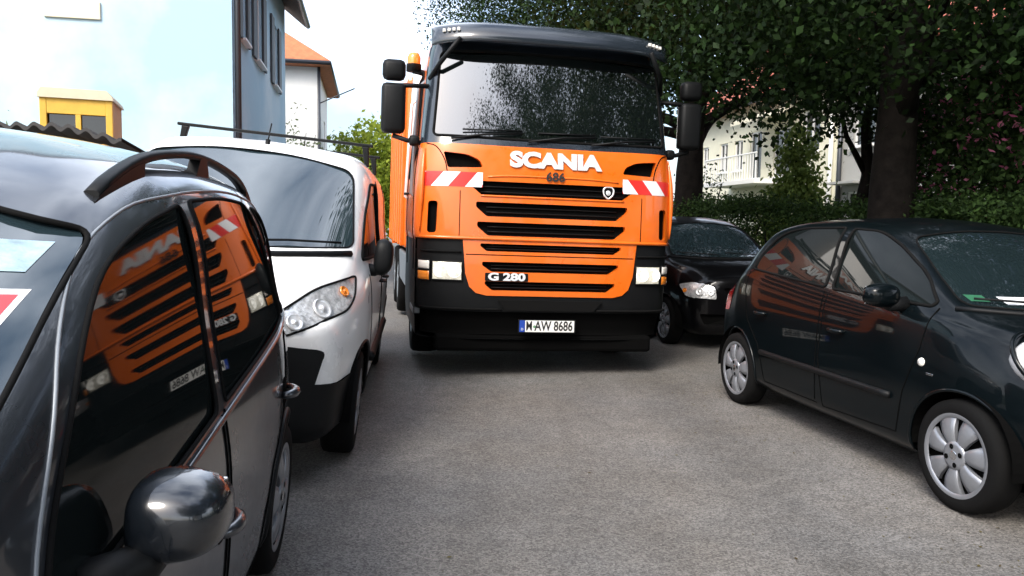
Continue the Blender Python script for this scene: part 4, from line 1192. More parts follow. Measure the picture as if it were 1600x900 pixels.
    # beacons on the cab roof corners
    for sg in (-1, 1):
        nb = bmesh.new(); bc = (-0.95, sg*1.26, 0)
        add_lathe(nb, [(0.001, 2.90), (0.075, 2.90), (0.075, 2.97)], 20, 'z', bc, mi=1); add_tube(nb, [(-0.95, sg*1.10, 2.88), (-0.95, sg*1.27, 2.91)], 0.03, 8, mi=1)
        add_lathe(nb, [(0.065, 2.97), (0.066, 3.04), (0.045, 3.08), (0.001, 3.09)], 20, 'z', bc)
        from_bm('beacon', nb, [m_amber, m_black_pl], root, True)
    from_bm('cab', sh.bm, m_orange, root)
    # refuse body, chassis, wheels
    nb = bmesh.new(); add_box(nb, (-5.1, 0, 2.12), (4.9, 2.48, 2.10), 0.05); body = from_bm('refuse_body', nb, m_orange, root)
    for x in linsp(-2.75, -7.3, 7):
        for sg in (1, -1):
            nb = bmesh.new(); add_box(nb, (x, sg*1.26, 2.10), (0.09, 0.05, 2.0), 0.012); from_bm('body_rib', nb, m_orange, body)
    nb = bmesh.new()
    add_prism(nb, [(-7.55, 1.0), (-8.6, 1.25), (-8.7, 2.4), (-8.2, 3.25), (-7.55, 3.15)], -1.22, 1.22, lambda a, b, h: (a, h, b)); bmesh.ops.recalc_face_normals(nb, faces=nb.faces)
    from_bm('tail_hopper', nb, m_orange, root)
    nb = bmesh.new(); add_tube(nb, [(-2.34, -1.10, 1.2), (-2.34, -1.12, 2.9), (-2.28, -1.10, 3.15)], 0.085, 12); from_bm('intake_pipe', nb, m_lettersilver, root, True)
    nb = bmesh.new()
    for sg in (1, -1): add_box(nb, (-4.6, sg*0.42, 0.86), (7.4, 0.09, 0.26), 0.01)
    from_bm('chassis', nb, m_black_pl, root)
    for sg in (1, -1):
        nb = bmesh.new(); add_box(nb, (-3.9, sg*1.16, 0.78), (2.2, 0.06, 0.42), 0.02); from_bm('side_guard', nb, m_grey_arm, root)
        nb = bmesh.new(); add_box(nb, (-0.72, sg*1.16, 0.55), (0.5, 0.16, 0.06), 0.01); add_box(nb, (-0.72, sg*1.14, 0.90), (0.5, 0.16, 0.06), 0.01); from_bm('cab_step', nb, m_grey_arm, root)
        # mudguard
        nb = bmesh.new(); rows = []
        for i in range(17):
            a = math.pi*i/16
            rows.append([nb.verts.new((-1.42+0.60*math.cos(a), sg*y, 0.52+0.60*math.sin(a))) for y in (0.90, 1.23)])
        for i in range(16): nb.faces.new((rows[i][0], rows[i][1], rows[i+1][1], rows[i+1][0]))
        from_bm('mudguard', nb, m_black_pl, root, True)
        for x in (-1.42, -5.2, -6.5): make_wheel(root, (x, sg*1.05, 0.5), 0.50, 0.30, sg, 0.29, 8, m_grey_arm, 'slot')
    return root
build_lorry()

# ================================================================ VEGETATION
rng = np.random.default_rng(7)
def leaf_cloud(name, centers, n_per, spread, size, m, parent=None, seed=1, droop=0.0, flat=None, blade=0.55):
    """many leaf-sized faces scattered round the given clump centres"""
    g = np.random.default_rng(seed)
    centers = np.asarray(centers, float)
    C = np.repeat(centers, n_per, axis=0)
    P = C + g.normal(0, 1, C.shape)*np.asarray(spread)
    N = len(P)
    d = g.normal(0, 1, (N, 3)); d[:, 2] -= droop; d /= np.linalg.norm(d, axis=1)[:, None]
    e = np.cross(d, g.normal(0, 1, (N, 3))); e /= np.linalg.norm(e, axis=1)[:, None]
    nn = np.cross(d, e)
    L = size*(0.6+0.8*g.random(N))[:, None]; W = L*blade
    v = np.empty((N, 5, 3))
    v[:, 0] = P; v[:, 1] = P+d*L*0.45+e*W*0.5+nn*L*0.05; v[:, 2] = P+d*L; v[:, 3] = P+d*L*0.45-e*W*0.5+nn*L*0.05; v[:, 4] = P+d*L*0.5
    me = bpy.data.meshes.new(name)
    me.vertices.add(N*4); me.vertices.foreach_set('co', v[:, :4].reshape(-1))
    me.loops.add(N*4); me.loops.foreach_set('vertex_index', np.arange(N*4, dtype=np.int32))
    me.polygons.add(N); me.polygons.foreach_set('loop_start', np.arange(0, N*4, 4, dtype=np.int32))
    try: me.polygons.foreach_set('loop_total', np.full(N, 4, dtype=np.int32))
    except Exception: pass
    me.materials.append(m); me.update(calc_edges=True); me.validate()
    return link(bpy.data.objects.new(name, me), parent)

m_bark = mat('bark', (0.012, 0.010, 0.0085), 0.95, spec=0.15, var=0.55, scale=9, bump=1.0, bscale=14)
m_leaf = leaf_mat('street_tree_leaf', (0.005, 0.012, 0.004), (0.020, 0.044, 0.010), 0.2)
m_leaf2 = leaf_mat('yellow_green_leaf', (0.12, 0.18, 0.02), (0.30, 0.36, 0.05), 0.4)
m_conifer = leaf_mat('conifer_leaf', (0.07, 0.115, 0.025), (0.17, 0.235, 0.055), 0.3)
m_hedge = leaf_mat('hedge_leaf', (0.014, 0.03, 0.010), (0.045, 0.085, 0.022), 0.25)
m_pale = leaf_mat('pale_leaf', (0.10, 0.14, 0.06), (0.22, 0.26, 0.12), 0.3)
m_pink = leaf_mat('pink_petal', (0.42, 0.09, 0.20), (0.65, 0.25, 0.36), 0.35)

def trunk_mesh(h, r0, r1, lean, seed, limbs, crown_c, crown_r):
    g = random.Random(seed); bm = bmesh.new()
    pts = []; rad = []
    for i in range(11):
        t = i/10
        pts.append((lean[0]*t*h+0.05*math.sin(t*5+seed), lean[1]*t*h+0.05*math.cos(t*4+seed), h*t))
        rad.append((r0*(1-t)+r1*t)*(1+0.45*max(0, 0.12-t)/0.12)*(1+0.05*g.uniform(-1, 1)))
    add_tube(bm, pts, rad, 16)
    for k in range(limbs):
        a = 2*math.pi*k/limbs+g.uniform(-.4, .4); t0 = g.uniform(0.55, 0.98)
        p0 = Vector((lean[0]*t0*h, lean[1]*t0*h, h*t0))
        d = Vector((math.cos(a), math.sin(a), g.uniform(0.35, 0.9))).normalized(); L = g.uniform(0.6, 0.95)*crown_r
        P = [p0+d*L*s+Vector((0, 0, -0.10*L*s*s+0.08*math.sin(s*6+k))) for s in linsp(0, 1, 7)]
        add_tube(bm, P, [max(0.02, r1*0.62*(1-s*0.85)) for s in linsp(0, 1, 7)], 8)
        for q in range(3):
            s0 = g.uniform(0.35, 0.85); b0 = p0+d*L*s0; d2 = (d+Vector((g.uniform(-.8, .8), g.uniform(-.8, .8), g.uniform(-.3, .6)))).normalized()
            add_tube(bm, [b0, b0+d2*L*0.25, b0+d2*L*0.5+Vector((0, 0, -.05))], [0.03, 0.02, 0.01], 6)
    return bm

def crown_centers(n, c, r, seed, low=-1.0, hollow=0.45):
    g = np.random.default_rng(seed); out = []
    while len(out) < n:
        p = g.uniform(-1, 1, 3); d = np.linalg.norm(p)
        if d > 1 or d < hollow*g.random() or p[2] < low: continue
        out.append(np.array(c)+p*np.array(r)*(0.86+0.28*g.random()))
    return out

crown_mesh = {}
def street_tree(label, x, y, rot, seed, variant, h=3.3, r0=0.29, lean=(0, 0), scale=1.0, group='street trees along the verge'):
    t = thing('street_tree', label, 'tree', (x, y, 0.08), group=group); t.rotation_euler.z = rot; t.scale = (scale,)*3
    from_bm('trunk', trunk_mesh(h+1.5, r0, r0*0.62, lean, seed, 7, (0, 0, 6), 3.4), m_bark, t, True)
    if variant not in crown_mesh:
        zc = (6.3, 7.5)[variant]; cs = crown_centers(330, (0, 0, zc), (4.0, 4.0, 3.4), 20+variant, hollow=0.9)
        g = np.random.default_rng(90+variant)
        cs += [np.array((3.4*math.cos(a)*g.uniform(.3, 1), 3.4*math.sin(a)*g.uniform(.3, 1), zc-2.85+g.uniform(-.35, .5))) for a in np.linspace(0, 6.28, 70)]
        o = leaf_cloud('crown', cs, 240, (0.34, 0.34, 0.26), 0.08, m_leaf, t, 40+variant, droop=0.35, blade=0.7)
        crown_mesh[variant] = o.data
    else:
        o = link(bpy.data.objects.new('crown', crown_mesh[variant]), t)
    return t

street_tree('thick dark trunk behind the nearest black hatchback, with a low leafy crown', 4.6, 9.4, 0.3, 3, 0, r0=0.30, lean=(0.02, 0))
street_tree('dark street tree whose trunk stands just right of the orange cab', 3.35, 14.6, 1.9, 5, 1, r0=0.30, lean=(-0.01, 0))
street_tree('street tree hidden behind the lorry, its bright leaf edge showing over the cab roof', 1.3, 26.0, 3.1, 8, 1, r0=0.26)
street_tree('street tree overhead at the right edge, its branches hanging into the top right corner', 7.2, 4.4, 4.4, 11, 1, r0=0.28)
street_tree('street tree behind the viewpoint, mirrored in the windscreen', 6.6, -2.2, 0.9, 13, 0)
street_tree('street tree farther back up the street, mirrored in the windscreen', 6.7, -8.3, 2.6, 17, 0, scale=1.45)
street_tree('last street tree back up the street, mirrored in the windscreen', 7.9, -15.5, 5.2, 19, 1, scale=1.4)

def hedge(name, label, x0, y0, x1, y1, w, h, m, n, seed, z0=0.08, group=None, leaf=0.06):
    t = thing(name, label, 'hedge', ((x0+x1)/2, (y0+y1)/2, z0), group=group)
    L = math.hypot(x1-x0, y1-y0); a = math.atan2(y1-y0, x1-x0); t.rotation_euler.z = a
    g = np.random.default_rng(seed)
    cs = np.stack([g.uniform(-L/2, L/2, n), g.uniform(-w/2, w/2, n), g.uniform(0.1, h, n)*1.0], 1)
    # favour the faces of the hedge
    k = g.integers(0, 3, n); cs[k == 0, 1] = -w/2*np.sign(g.normal(size=(k == 0).sum())); cs[k == 1, 2] = h*(0.94+0.08*g.random((k == 1).sum()))
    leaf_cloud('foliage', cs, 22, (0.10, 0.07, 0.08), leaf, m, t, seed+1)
    bm = bmesh.new()
    for i in range(int(L/0.5)+1):
        xx = -L/2+i*0.5
        add_tube(bm, [(xx, 0, 0), (xx+g.uniform(-.1, .1), g.uniform(-.1, .1), h*0.5), (xx+g.uniform(-.2, .2), g.uniform(-.2, .2), h*0.85)], [0.03, 0.02, 0.01], 5)
    from_bm('stem', bm, m_bark, t)
    return t

def shrub(name, label, cat, x, y, z, r, h, m, n, seed, leaf=0.08, shape='round', per=26, group=None, stem_r=0.04, flowers=None, sparse=1.0):
    t = thing(name, label, cat, (x, y, z), group=group)
    g = np.random.default_rng(seed); cs = []
    if shape == 'cone':
        for i in range(n):
            u = 1-math.sqrt(g.random()); a = g.uniform(0, 6.28); rr = r*(1-u)*(0.55+0.5*g.random())+0.05
            tier = 0.86+0.22*math.sin(u*34+2*math.sin(a*3))
            cs.append((rr*tier*math.cos(a), rr*tier*math.sin(a), h*(0.04+0.96*u)-0.12*rr))
        sp = (0.12, 0.12, 0.07)
    else:
        for i in range(n):
            p = g.normal(size=3); p /= np.linalg.norm(p); p *= (0.45+0.6*g.random())
            cs.append((p[0]*r, p[1]*r, h*0.55+p[2]*h*0.45))
        sp = (0.13, 0.13, 0.12)
    leaf_cloud('foliage', cs, per, np.array(sp)*max(1, r/0.8)**0.5*sparse, leaf, m, t, seed+1, droop=0.2)
    bm = bmesh.new()
    if shape == 'cone': add_tube(bm, [(0, 0, 0), (0, 0, h*0.9)], [stem_r, 0.01], 8)
    else:
        for k in range(6):
            a = k*1.05; add_tube(bm, [(0.05*math.cos(a), 0.05*math.sin(a), 0), (r*0.3*math.cos(a), r*0.3*math.sin(a), h*0.4), (r*0.65*math.cos(a+.3), r*0.65*math.sin(a+.3), h*0.85)], [stem_r, stem_r*0.6, 0.008], 6)
    from_bm('stem', bm, m_bark, t)
    if flowers:
        leaf_cloud('blossom', cs[::flowers], 16, np.array(sp)*0.8, leaf*0.9, m_pink, t, seed+2)
    return t

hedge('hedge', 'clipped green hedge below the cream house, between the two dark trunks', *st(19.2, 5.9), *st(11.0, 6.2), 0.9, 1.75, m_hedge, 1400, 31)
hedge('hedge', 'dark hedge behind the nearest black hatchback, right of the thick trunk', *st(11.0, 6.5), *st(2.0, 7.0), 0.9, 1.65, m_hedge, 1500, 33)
shrub('conifer', 'broad green conifer standing in front of the cream house', 'tree', *st(13.8, 8.15), 0.1, 1.0, 3.5, m_conifer, 420, 41, 0.11, 'cone', 36)
shrub('garden_shrub', 'thin leafy shrub left of the conifer by the cream house', 'shrub', *st(16.4, 7.4), 0.1, 0.75, 2.75, m_hedge, 90, 43, 0.075, per=14)
shrub('flowering_shrub', 'tall shrub with pink blossom at the right edge, behind the hedge', 'shrub', *st(7.6, 8.6), 0.1, 1.9, 4.6, m_hedge, 620, 45, 0.085, per=44, flowers=3)
shrub('flowering_shrub', 'smaller pink-flowered shrub right of the thick trunk', 'shrub', 6.75, 11.5, 0.1, 1.15, 3.9, m_hedge, 400, 47, 0.085, per=44, flowers=3)
shrub('roadside_bush', 'sunlit yellow-green bush far down the street behind the white van', 'bush', -6.0, 33, 0, 2.0, 5.6, m_leaf2, 330, 49, 0.22, per=24)
shrub('roadside_bush', 'second yellow-green bush farther off beside the lorry', 'bush', -5.6, 42, 0, 2.4, 6.2, m_leaf2, 260, 50, 0.26, per=24)
shrub('garden_shrub', 'pale leafy shrub at the left edge beside the yellow shed', 'shrub', -6.55, 9.3, 0, 0.55, 3.0, m_pale, 90, 51, 0.07, per=12)
shrub('garden_shrub', 'airy pale shrub in front of the far white house', 'shrub', -7.2, 25.5, 0, 1.0, 5.0, m_pale, 120, 53, 0.11, per=8)
shrub('garden_shrub', 'low pale shrub right of the far white house', 'shrub', -7.0, 31.0, 0, 1.1, 4.9, m_pale, 100, 57, 0.12, per=9)
t = thing('small_tree', 'slim bare-stemmed tree beside the thick trunk, before the grey house', 'tree', (5.55, 12.2, 0.1))
bm = bmesh.new()
add_tube(bm, [(0, 0, 0), (0.05, 0, 0.8), (-0.08, 0, 1.5), (0.02, 0, 2.2), (-0.04, 0.05, 3.0), (0.1, 0, 3.9)], [0.14, 0.12, 0.13, 0.10, 0.07, 0.04], 10)
add_tube(bm, [(-0.05, 0, 1.4), (0.3, 0, 2.1), (0.5, 0.1, 3.0)], [0.07, 0.05, 0.03], 8); add_tube(bm, [(0, 0, 2.2), (-0.35, 0, 2.8), (-0.5, 0, 3.4)], [0.06, 0.04, 0.02], 8)
from_bm('trunk', bm, m_bark, t, True)
leaf_cloud('crown', crown_centers(60, (0, 0, 3.9), (1.1, 1.1, 0.9), 61), 50, (0.2, 0.2, 0.18), 0.09, m_leaf, t, 62)

# ================================================================ HOUSES
def wall_mesh(bm, o, u, length, height, openings, depth=0.12, top=None, mi=0):
    """wall in the plane through o along u (horizontal unit vector), outward normal = u x z; openings (x0,x1,z0,z1) get reveals.
    top: optional list of (x,z) giving a gable outline above 'height'"""
    o = Vector(o); u = Vector(u).normalized(); nrm = u.cross(Vector((0, 0, 1)))
    P = lambda x, z, d=0.0: o+u*x+Vector((0, 0, z))-nrm*d
    xs = sorted({0, length} | {v for q in openings for v in q[:2]}); zs = sorted({0, height} | {v for q in openings for v in q[2:]})
    for i in range(len(xs)-1):
        for j in range(len(zs)-1):
            cx, cz = (xs[i]+xs[i+1])/2, (zs[j]+zs[j+1])/2
            if any(a < cx < b and c < cz < d for a, b, c, d in openings): continue
            bm.faces.new([bm.verts.new(P(*q)) for q in ((xs[i], zs[j]), (xs[i+1], zs[j]), (xs[i+1], zs[j+1]), (xs[i], zs[j+1]))]).material_index = mi
    for a, b, c, d in openings:
        for p, q in (((a, c), (b, c)), ((b, c), (b, d)), ((b, d), (a, d)), ((a, d), (a, c))):
            bm.faces.new([bm.verts.new(v) for v in (P(*p), P(*q), P(*q, depth), P(*p, depth))]).material_index = mi
    if top:
        bm.faces.new([bm.verts.new(P(x, z)) for x, z in [(0, height), (length, height)] + top]).material_index = mi
    return P

m_paneglass = mat('house_window_glass', (0.02, 0.026, 0.03), 0.04, spec=0.6)
m_wframe = mat('white_window_frame', (0.72, 0.72, 0.70), 0.45)
def window(root, P, q, frame_m=m_wframe, bars=1, sill=True, name='window', depth=0.12):
    a, b, c, d = q
    nrm = (P(0, 0, -1)-P(0, 0, 0)); u = (P(1, 0)-P(0, 0))
    ang = math.atan2(u.y, u.x); rot = Matrix.Rotation(ang, 3, 'Z')
    bm = bmesh.new(); f = 0.06
    def bx(x0, x1, z0, z1, d0, d1, b_=bm):
        add_box(b_, P((x0+x1)/2, (z0+z1)/2, (d0+d1)/2), (x1-x0, abs(d1-d0), z1-z0), 0.006, rot=None)
        vs = b_.verts[-0:]
    # build in wall axes then rotate
    lb = bmesh.new()
    def lx(x0, x1, z0, z1, y0, y1): add_box(lb, ((x0+x1)/2, (y0+y1)/2, (z0+z1)/2), (x1-x0, y1-y0, z1-z0), 0.004)
    lx(a, a+f, c, d, 0.05, 0.11); lx(b-f, b, c, d, 0.05, 0.11); lx(a+f, b-f, c, c+f, 0.05, 0.11); lx(a+f, b-f, d-f, d, 0.05, 0.11)
    for k in range(bars):
        x = a+(b-a)*(k+1)/(bars+1); lx(x-0.03, x+0.03, c+f, d-f, 0.045, 0.105)
    M = Matrix.Rotation(ang, 4, 'Z'); M.translation = P(0, 0)
    bmesh.ops.transform(lb, matrix=M, verts=lb.verts); bm.free()
    w = from_bm(name, lb, frame_m, root)
    lb = bmesh.new(); add_box(lb, ((a+b)/2, 0.10, (c+d)/2), (b-a-0.02, 0.012, d-c-0.02)); bmesh.ops.transform(lb, matrix=M, verts=lb.verts); from_bm('pane', lb, m_paneglass, w)
    if sill:
        lb = bmesh.new(); add_box(lb, ((a+b)/2, -0.03, c-0.03), (b-a+0.16, 0.18, 0.05), 0.008); bmesh.ops.transform(lb, matrix=M, verts=lb.verts); from_bm('sill', lb, frame_m, w)
    return w, M

def lbox(root, name, M, c, s, m, bevel=0.006):
    bm = bmesh.new(); add_box(bm, c, s, bevel); bmesh.ops.transform(bm, matrix=M, verts=bm.verts)
    return from_bm(name, bm, m, root)

def tile_mat(name, col):
    m = mat(name, col, 0.75, var=0.25, scale=5)
    t = m.node_tree; b = t.nodes['Principled BSDF']; tc = t.nodes.new('ShaderNodeTexCoord')
    w = t.nodes.new('ShaderNodeTexBrick'); w.inputs['Scale'].default_value = 5.0
    t.links.new(tc.outputs['Object'], w.inputs['Vector'])
    bp = t.nodes.new('ShaderNodeBump'); bp.inputs['Strength'].default_value = 0.8; bp.inputs['Distance'].default_value = 0.03
    t.links.new(w.outputs['Fac'], bp.inputs['Height']); t.links.new(bp.outputs[0], b.inputs['Normal'])
    return m
m_tile = tile_mat('orange_roof_tile', (0.42, 0.14, 0.055)); m_tile_red = tile_mat('red_roof_tile', (0.34, 0.085, 0.045)); m_tile_dark = tile_mat('dark_roof_tile', (0.10, 0.07, 0.06))
m_bluewall = mat('blue_render', (0.44, 0.58, 0.66), 0.85, bump=0.15, bscale=60)
def sun_mottle(m, c1, c2, scale):  # paler noise patches put the glare of sun on the render into its colour
    t = m.node_tree; b = t.nodes['Principled BSDF']; tc = t.nodes.new('ShaderNodeTexCoord')
    n = t.nodes.new('ShaderNodeTexNoise'); n.inputs['Scale'].default_value = scale; n.inputs['Detail'].default_value = 6; n.inputs['Roughness'].default_value = 0.6
    rp = t.nodes.new('ShaderNodeValToRGB'); rp.color_ramp.elements[0].position = 0.46; rp.color_ramp.elements[1].position = 0.66
    rp.color_ramp.elements[0].color = (*c1, 1); rp.color_ramp.elements[1].color = (*c2, 1)
    t.links.new(tc.outputs['Object'], n.inputs['Vector']); t.links.new(n.outputs['Fac'], rp.inputs[0]); t.links.new(rp.outputs[0], b.inputs['Base Color'])
sun_mottle(m_bluewall, (0.33, 0.51, 0.62), (0.50, 0.62, 0.68), 0.3)
m_whitewall = mat('white_render', (0.72, 0.71, 0.68), 0.85, var=0.05, scale=1.4, bump=0.15, bscale=60)
m_cream = mat('cream_render', (0.66, 0.64, 0.50), 0.85, var=0.06, scale=1.3, bump=0.15, bscale=60)
m_greywall = mat('grey_render', (0.34, 0.34, 0.32), 0.85, var=0.07, scale=1.3, bump=0.15, bscale=60)
m_shutter = mat('dark_shutter', (0.05, 0.055, 0.06), 0.6)
m_gutter = mat('dark_gutter', (0.045, 0.05, 0.06), 0.45, metal=0.3)

U = Vector((DX, DY, 0)); Lr = Vector((DY, -DX, 0))       # along the street / to the right

# --- blue house: gable end to the viewer, shuttered front to the street
bh = thing('blue_house', 'pale blue rendered house with dark shutters and a drainpipe on its near corner', 'house', (-5.1, 14.1, 0))
C0 = Vector((0, 0, 0))
bm = bmesh.new()
gl = 9.0
front_ops = [(0.95, 1.55, 4.9, 6.5), (2.9, 3.9, 4.9, 6.5), (6.0, 7.0, 4.9, 6.5), (1.2, 1.75, 2.35, 2.95), (5.2, 6.2, 1.3, 2.8)]
PF = wall_mesh(bm, C0, U, 9.0, 7.6, front_ops)
PG = wall_mesh(bm, C0-Lr*gl, Lr, gl, 7.6, [], top=[(gl, 7.6), (gl/2, 11.2), (0, 7.6)][1:2])
PB = wall_mesh(bm, C0+U*9.0, -Lr, gl, 7.6, [], top=[(gl/2, 11.2)])
PL = wall_mesh(bm, C0-Lr*gl+U*9, -U, 9.0, 7.6, [])
bmesh.ops.remove_doubles(bm, verts=bm.verts, dist=1e-4)
from_bm('wall', bm, m_bluewall, bh)
for q in front_ops:
    w, MW = window(bh, PF, q)
    if q[2] > 4:
        wd = (q[1]-q[0])*0.52
        for xx in (q[0]-wd/2-0.02, q[1]+wd/2+0.02): 
            s = lbox(w, 'shutter', MW, (xx, -0.035, (q[2]+q[3])/2), (wd, 0.045, q[3]-q[2]+0.06), m_shutter)
bm = bmesh.new(); ov = 0.55
for sgn in (0, 1):
    e0 = C0+Lr*ov if not sgn else C0-Lr*(gl+ov)
    rz = 7.6-0.42
    ridge = C0-Lr*(gl/2)+Vector((0, 0, 11.25))
    a = e0-U*0.35+Vector((0, 0, rz)); b = e0+U*9.5+Vector((0, 0, rz)); c = ridge+U*9.5; d = ridge-U*0.35
    fv = [bm.verts.new(v) for v in (a, b, c, d)]; tv = [bm.verts.new(v+Vector((0, 0, 0.14))) for v in (a, b, c, d)]
    bm.faces.new(fv[::-1]); bm.faces.new(tv)
    for i in range(4): bm.faces.new((fv[i], fv[(i+1) % 4], tv[(i+1) % 4], tv[i]))
bmesh.ops.recalc_face_normals(bm, faces=bm.faces)
from_bm('roof', bm, m_tile_dark, bh)
bm = bmesh.new(); add_tube(bm, [C0+Lr*(ov+0.07)-U*0.35+Vector((0, 0, 7.22)), C0+Lr*(ov+0.07)+U*9.5+Vector((0, 0, 7.22))], 0.075, 10); from_bm('gutter', bm, m_gutter, bh, True)
bm = bmesh.new(); p = C0+Lr*0.08+U*0.10
add_tube(bm, [p+Vector((0, 0, 0)), p+Vector((0, 0, 6.7)), p+Lr*0.5+Vector((0, 0, 7.2))], 0.055, 10); from_bm('drainpipe', bm, m_gutter, bh, True)
# pale plain plaque high on the gable
MG = Matrix(((Lr.x, 0, 0, 0), (Lr.y, 0, 0, 0), (0, 0, 1, 0), (0, 0, 0, 1)))
angG = math.atan2(Lr.y, Lr.x); MG = Matrix.Rotation(angG, 4, 'Z'); MG.translation = C0
bm = bmesh.new(); add_box(bm, (-2.62, -0.02, 5.0), (0.9, 0.04, 0.30), 0.01)
bmesh.ops.transform(bm, matrix=MG, verts=bm.verts); pl = from_bm('wall_plaque', bm, mat('cream_plate', (0.62, 0.58, 0.44), 0.6), bh)

# --- far white house with orange roof
wh = thing('white_house', 'far white house with orange tiled roof beyond the blue house', 'house', (-7.6, 30, 0))
bm = bmesh.new(); L2, G2, E2 = 7.0, 8.0, 7.4
ops = [(1.2, 2.2, 4.4, 5.8), (4.2, 5.2, 4.4, 5.8)]
PF2 = wall_mesh(bm, C0, U, L2, E2, ops); wall_mesh(bm, C0-Lr*G2, Lr, G2, E2, []); wall_mesh(bm, C0+U*L2, -Lr, G2, E2, []); wall_mesh(bm, C0-Lr*G2+U*L2, -U, L2, E2, [])
from_bm('wall', bm, m_whitewall, wh)
for q in ops: window(wh, PF2, q)
bm = bmesh.new(); o_ = 0.5
base = [C0+Lr*o_-U*o_, C0+Lr*o_+U*(L2+o_), C0-Lr*(G2+o_)+U*(L2+o_), C0-Lr*(G2+o_)-U*o_]
bv = [bm.verts.new(v+Vector((0, 0, E2-0.12))) for v in base]; bt = [bm.verts.new(v+Vector((0, 0, E2+0.06))) for v in base]
r1 = bm.verts.new(C0-Lr*(G2/2)+U*2.6+Vector((0, 0, E2+3.2))); r2 = bm.verts.new(C0-Lr*(G2/2)+U*(L2-2.6)+Vector((0, 0, E2+3.2)))
bm.faces.new(bv[::-1])
for i in range(4): bm.faces.new((bv[i], bv[(i+1) % 4], bt[(i+1) % 4], bt[i]))
bm.faces.new((bt[0], bt[1], r2, r1)); bm.faces.new((bt[1], bt[2], r2)); bm.faces.new((bt[2], bt[3], r1, r2)); bm.faces.new((bt[3], bt[0], r1))
bmesh.ops.recalc_face_normals(bm, faces=bm.faces); from_bm('roof', bm, m_tile, wh)
bm = bmesh.new(); zz = Vector((0, 0, E2-0.03))
add_tube(bm, [base[3]+zz, base[0]+zz, base[1]+zz], 0.08, 8); from_bm('gutter', bm, m_gutter, wh, True)
bm = bmesh.new(); add_tube(bm, [C0+Lr*0.06-U*0.06, C0+Lr*0.06-U*0.06+Vector((0, 0, E2-0.1))], 0.06, 8); from_bm('drainpipe', bm, m_gutter, wh, True)
bm = bmesh.new(); add_tube(bm, [C0+Vector((0.05, -0.05, 5.9)), C0+Lr*1.4+Vector((0, 0, 6.55))], 0.025, 6); from_bm('wall_bracket', bm, m_gutter, wh, True)

# --- yellow shed and the corrugated lean-to in front of it
sd = thing('yellow_shed', 'small yellow timber shed with two dark windows on the left, below the blue gable', 'shed', (-5.48, 9.75, 0))
sd.rotation_euler.z = R(19); sd.scale = (0.86, 0.8, 1)
m_yellow = mat('yellow_timber', (0.62, 0.38, 0.045), 0.55, var=0.12, scale=6)
m_ochre = mat('ochre_timber', (0.42, 0.20, 0.04), 0.6, var=0.15, scale=6)
bm = bmesh.new()
add_box(bm, (-0.425, 0.0, 1.45), (0.09, 0.09, 2.9), 0.008); add_box(bm, (0.425, 0.0, 1.45), (0.09, 0.09, 2.9), 0.008); add_box(bm, (0.02, 0.003, 2.56), (0.07, 0.08, 0.34), 0.006)
add_box(bm, (0, 0.002, 2.805), (0.76, 0.084, 0.19), 0.006); add_box(bm, (0, 0.002, 2.31), (0.76, 0.084, 0.18), 0.006); add_box(bm, (0, 0.004, 1.1), (0.76, 0.06, 2.2), 0.006)
from_bm('front_frame', bm, m_yellow, sd)
bm = bmesh.new()
for sg in (-1, 1): add_box(bm, (sg*0.43, 0.52, 1.45), (0.06, 0.94, 2.9), 0.006)
add_box(bm, (0, 1.0, 1.45), (0.9, 0.06, 2.9), 0.006); from_bm('side_boards', bm, m_ochre, sd)
for sg in (-1, 1):
    bm = bmesh.new(); add_box(bm, (sg*0.20+0.01, 0.03, 2.555), (0.335, 0.02, 0.31)); from_bm('window', bm, m_glass, sd)
bm = bmesh.new()
add_prism(bm, [(-0.49, 2.90), (0.49, 2.90), (0.47, 2.95), (0.40, 3.02), (-0.44, 3.02), (-0.49, 2.95)], -0.08, 1.06, lambda a, b, h: (a, h, b)); bmesh.ops.recalc_face_normals(bm, faces=bm.faces)
from_bm('roof', bm, mat('pale_sheet_roof', (0.55, 0.50, 0.36), 0.6, var=0.1), sd)

ln = thing('lean_to', 'low lean-to with a dark corrugated roof in front of the yellow shed', 'shed', (-5.75, 8.5, 0))
m_corr = mat('dark_corrugated_sheet', (0.022, 0.02, 0.02), 0.7, var=0.3, scale=8)
bm = bmesh.new(); N = 120; W_ = 2.9; rows = []
for i in range(N+1):
    x = -W_/2+W_*i/N; z = 0.03*math.sin(i/N*W_/0.19*2*math.pi)
    drop = -0.16*max(0, (x-0.7)/0.75)**1.5
    rows.append([bm.verts.new((x, 0, 2.44+z+drop)), bm.verts.new((x, 1.0, 2.26+z+drop)), bm.verts.new((x, 0.0, 2.40+z+drop)), bm.verts.new((x, 1.0, 2.22+z+drop))])
for i in range(N):
    a, b = rows[i], rows[i+1]
    bm.faces.new((a[0], b[0], b[1], a[1])).smooth = True; bm.faces.new((a[2], a[3], b[3], b[2])).smooth = True
    bm.faces.new((a[0], a[2], b[2], b[0])); bm.faces.new((a[1], b[1], b[3], a[3]))
bmesh.ops.recalc_face_normals(bm, faces=bm.faces); from_bm('roof', bm, m_corr, ln)
for x in (-1.35, -0.1, 1.2):
    bm = bmesh.new(); add_box(bm, (x, 0.08, 1.13), (0.09, 0.09, 2.22), 0.008); from_bm('post', bm, m_ochre, ln)
bm = bmesh.new(); add_box(bm, (-0.1, 0.94, 1.08), (2.6, 0.04, 2.16), 0.005); from_bm('back_boards', bm, m_ochre, ln)

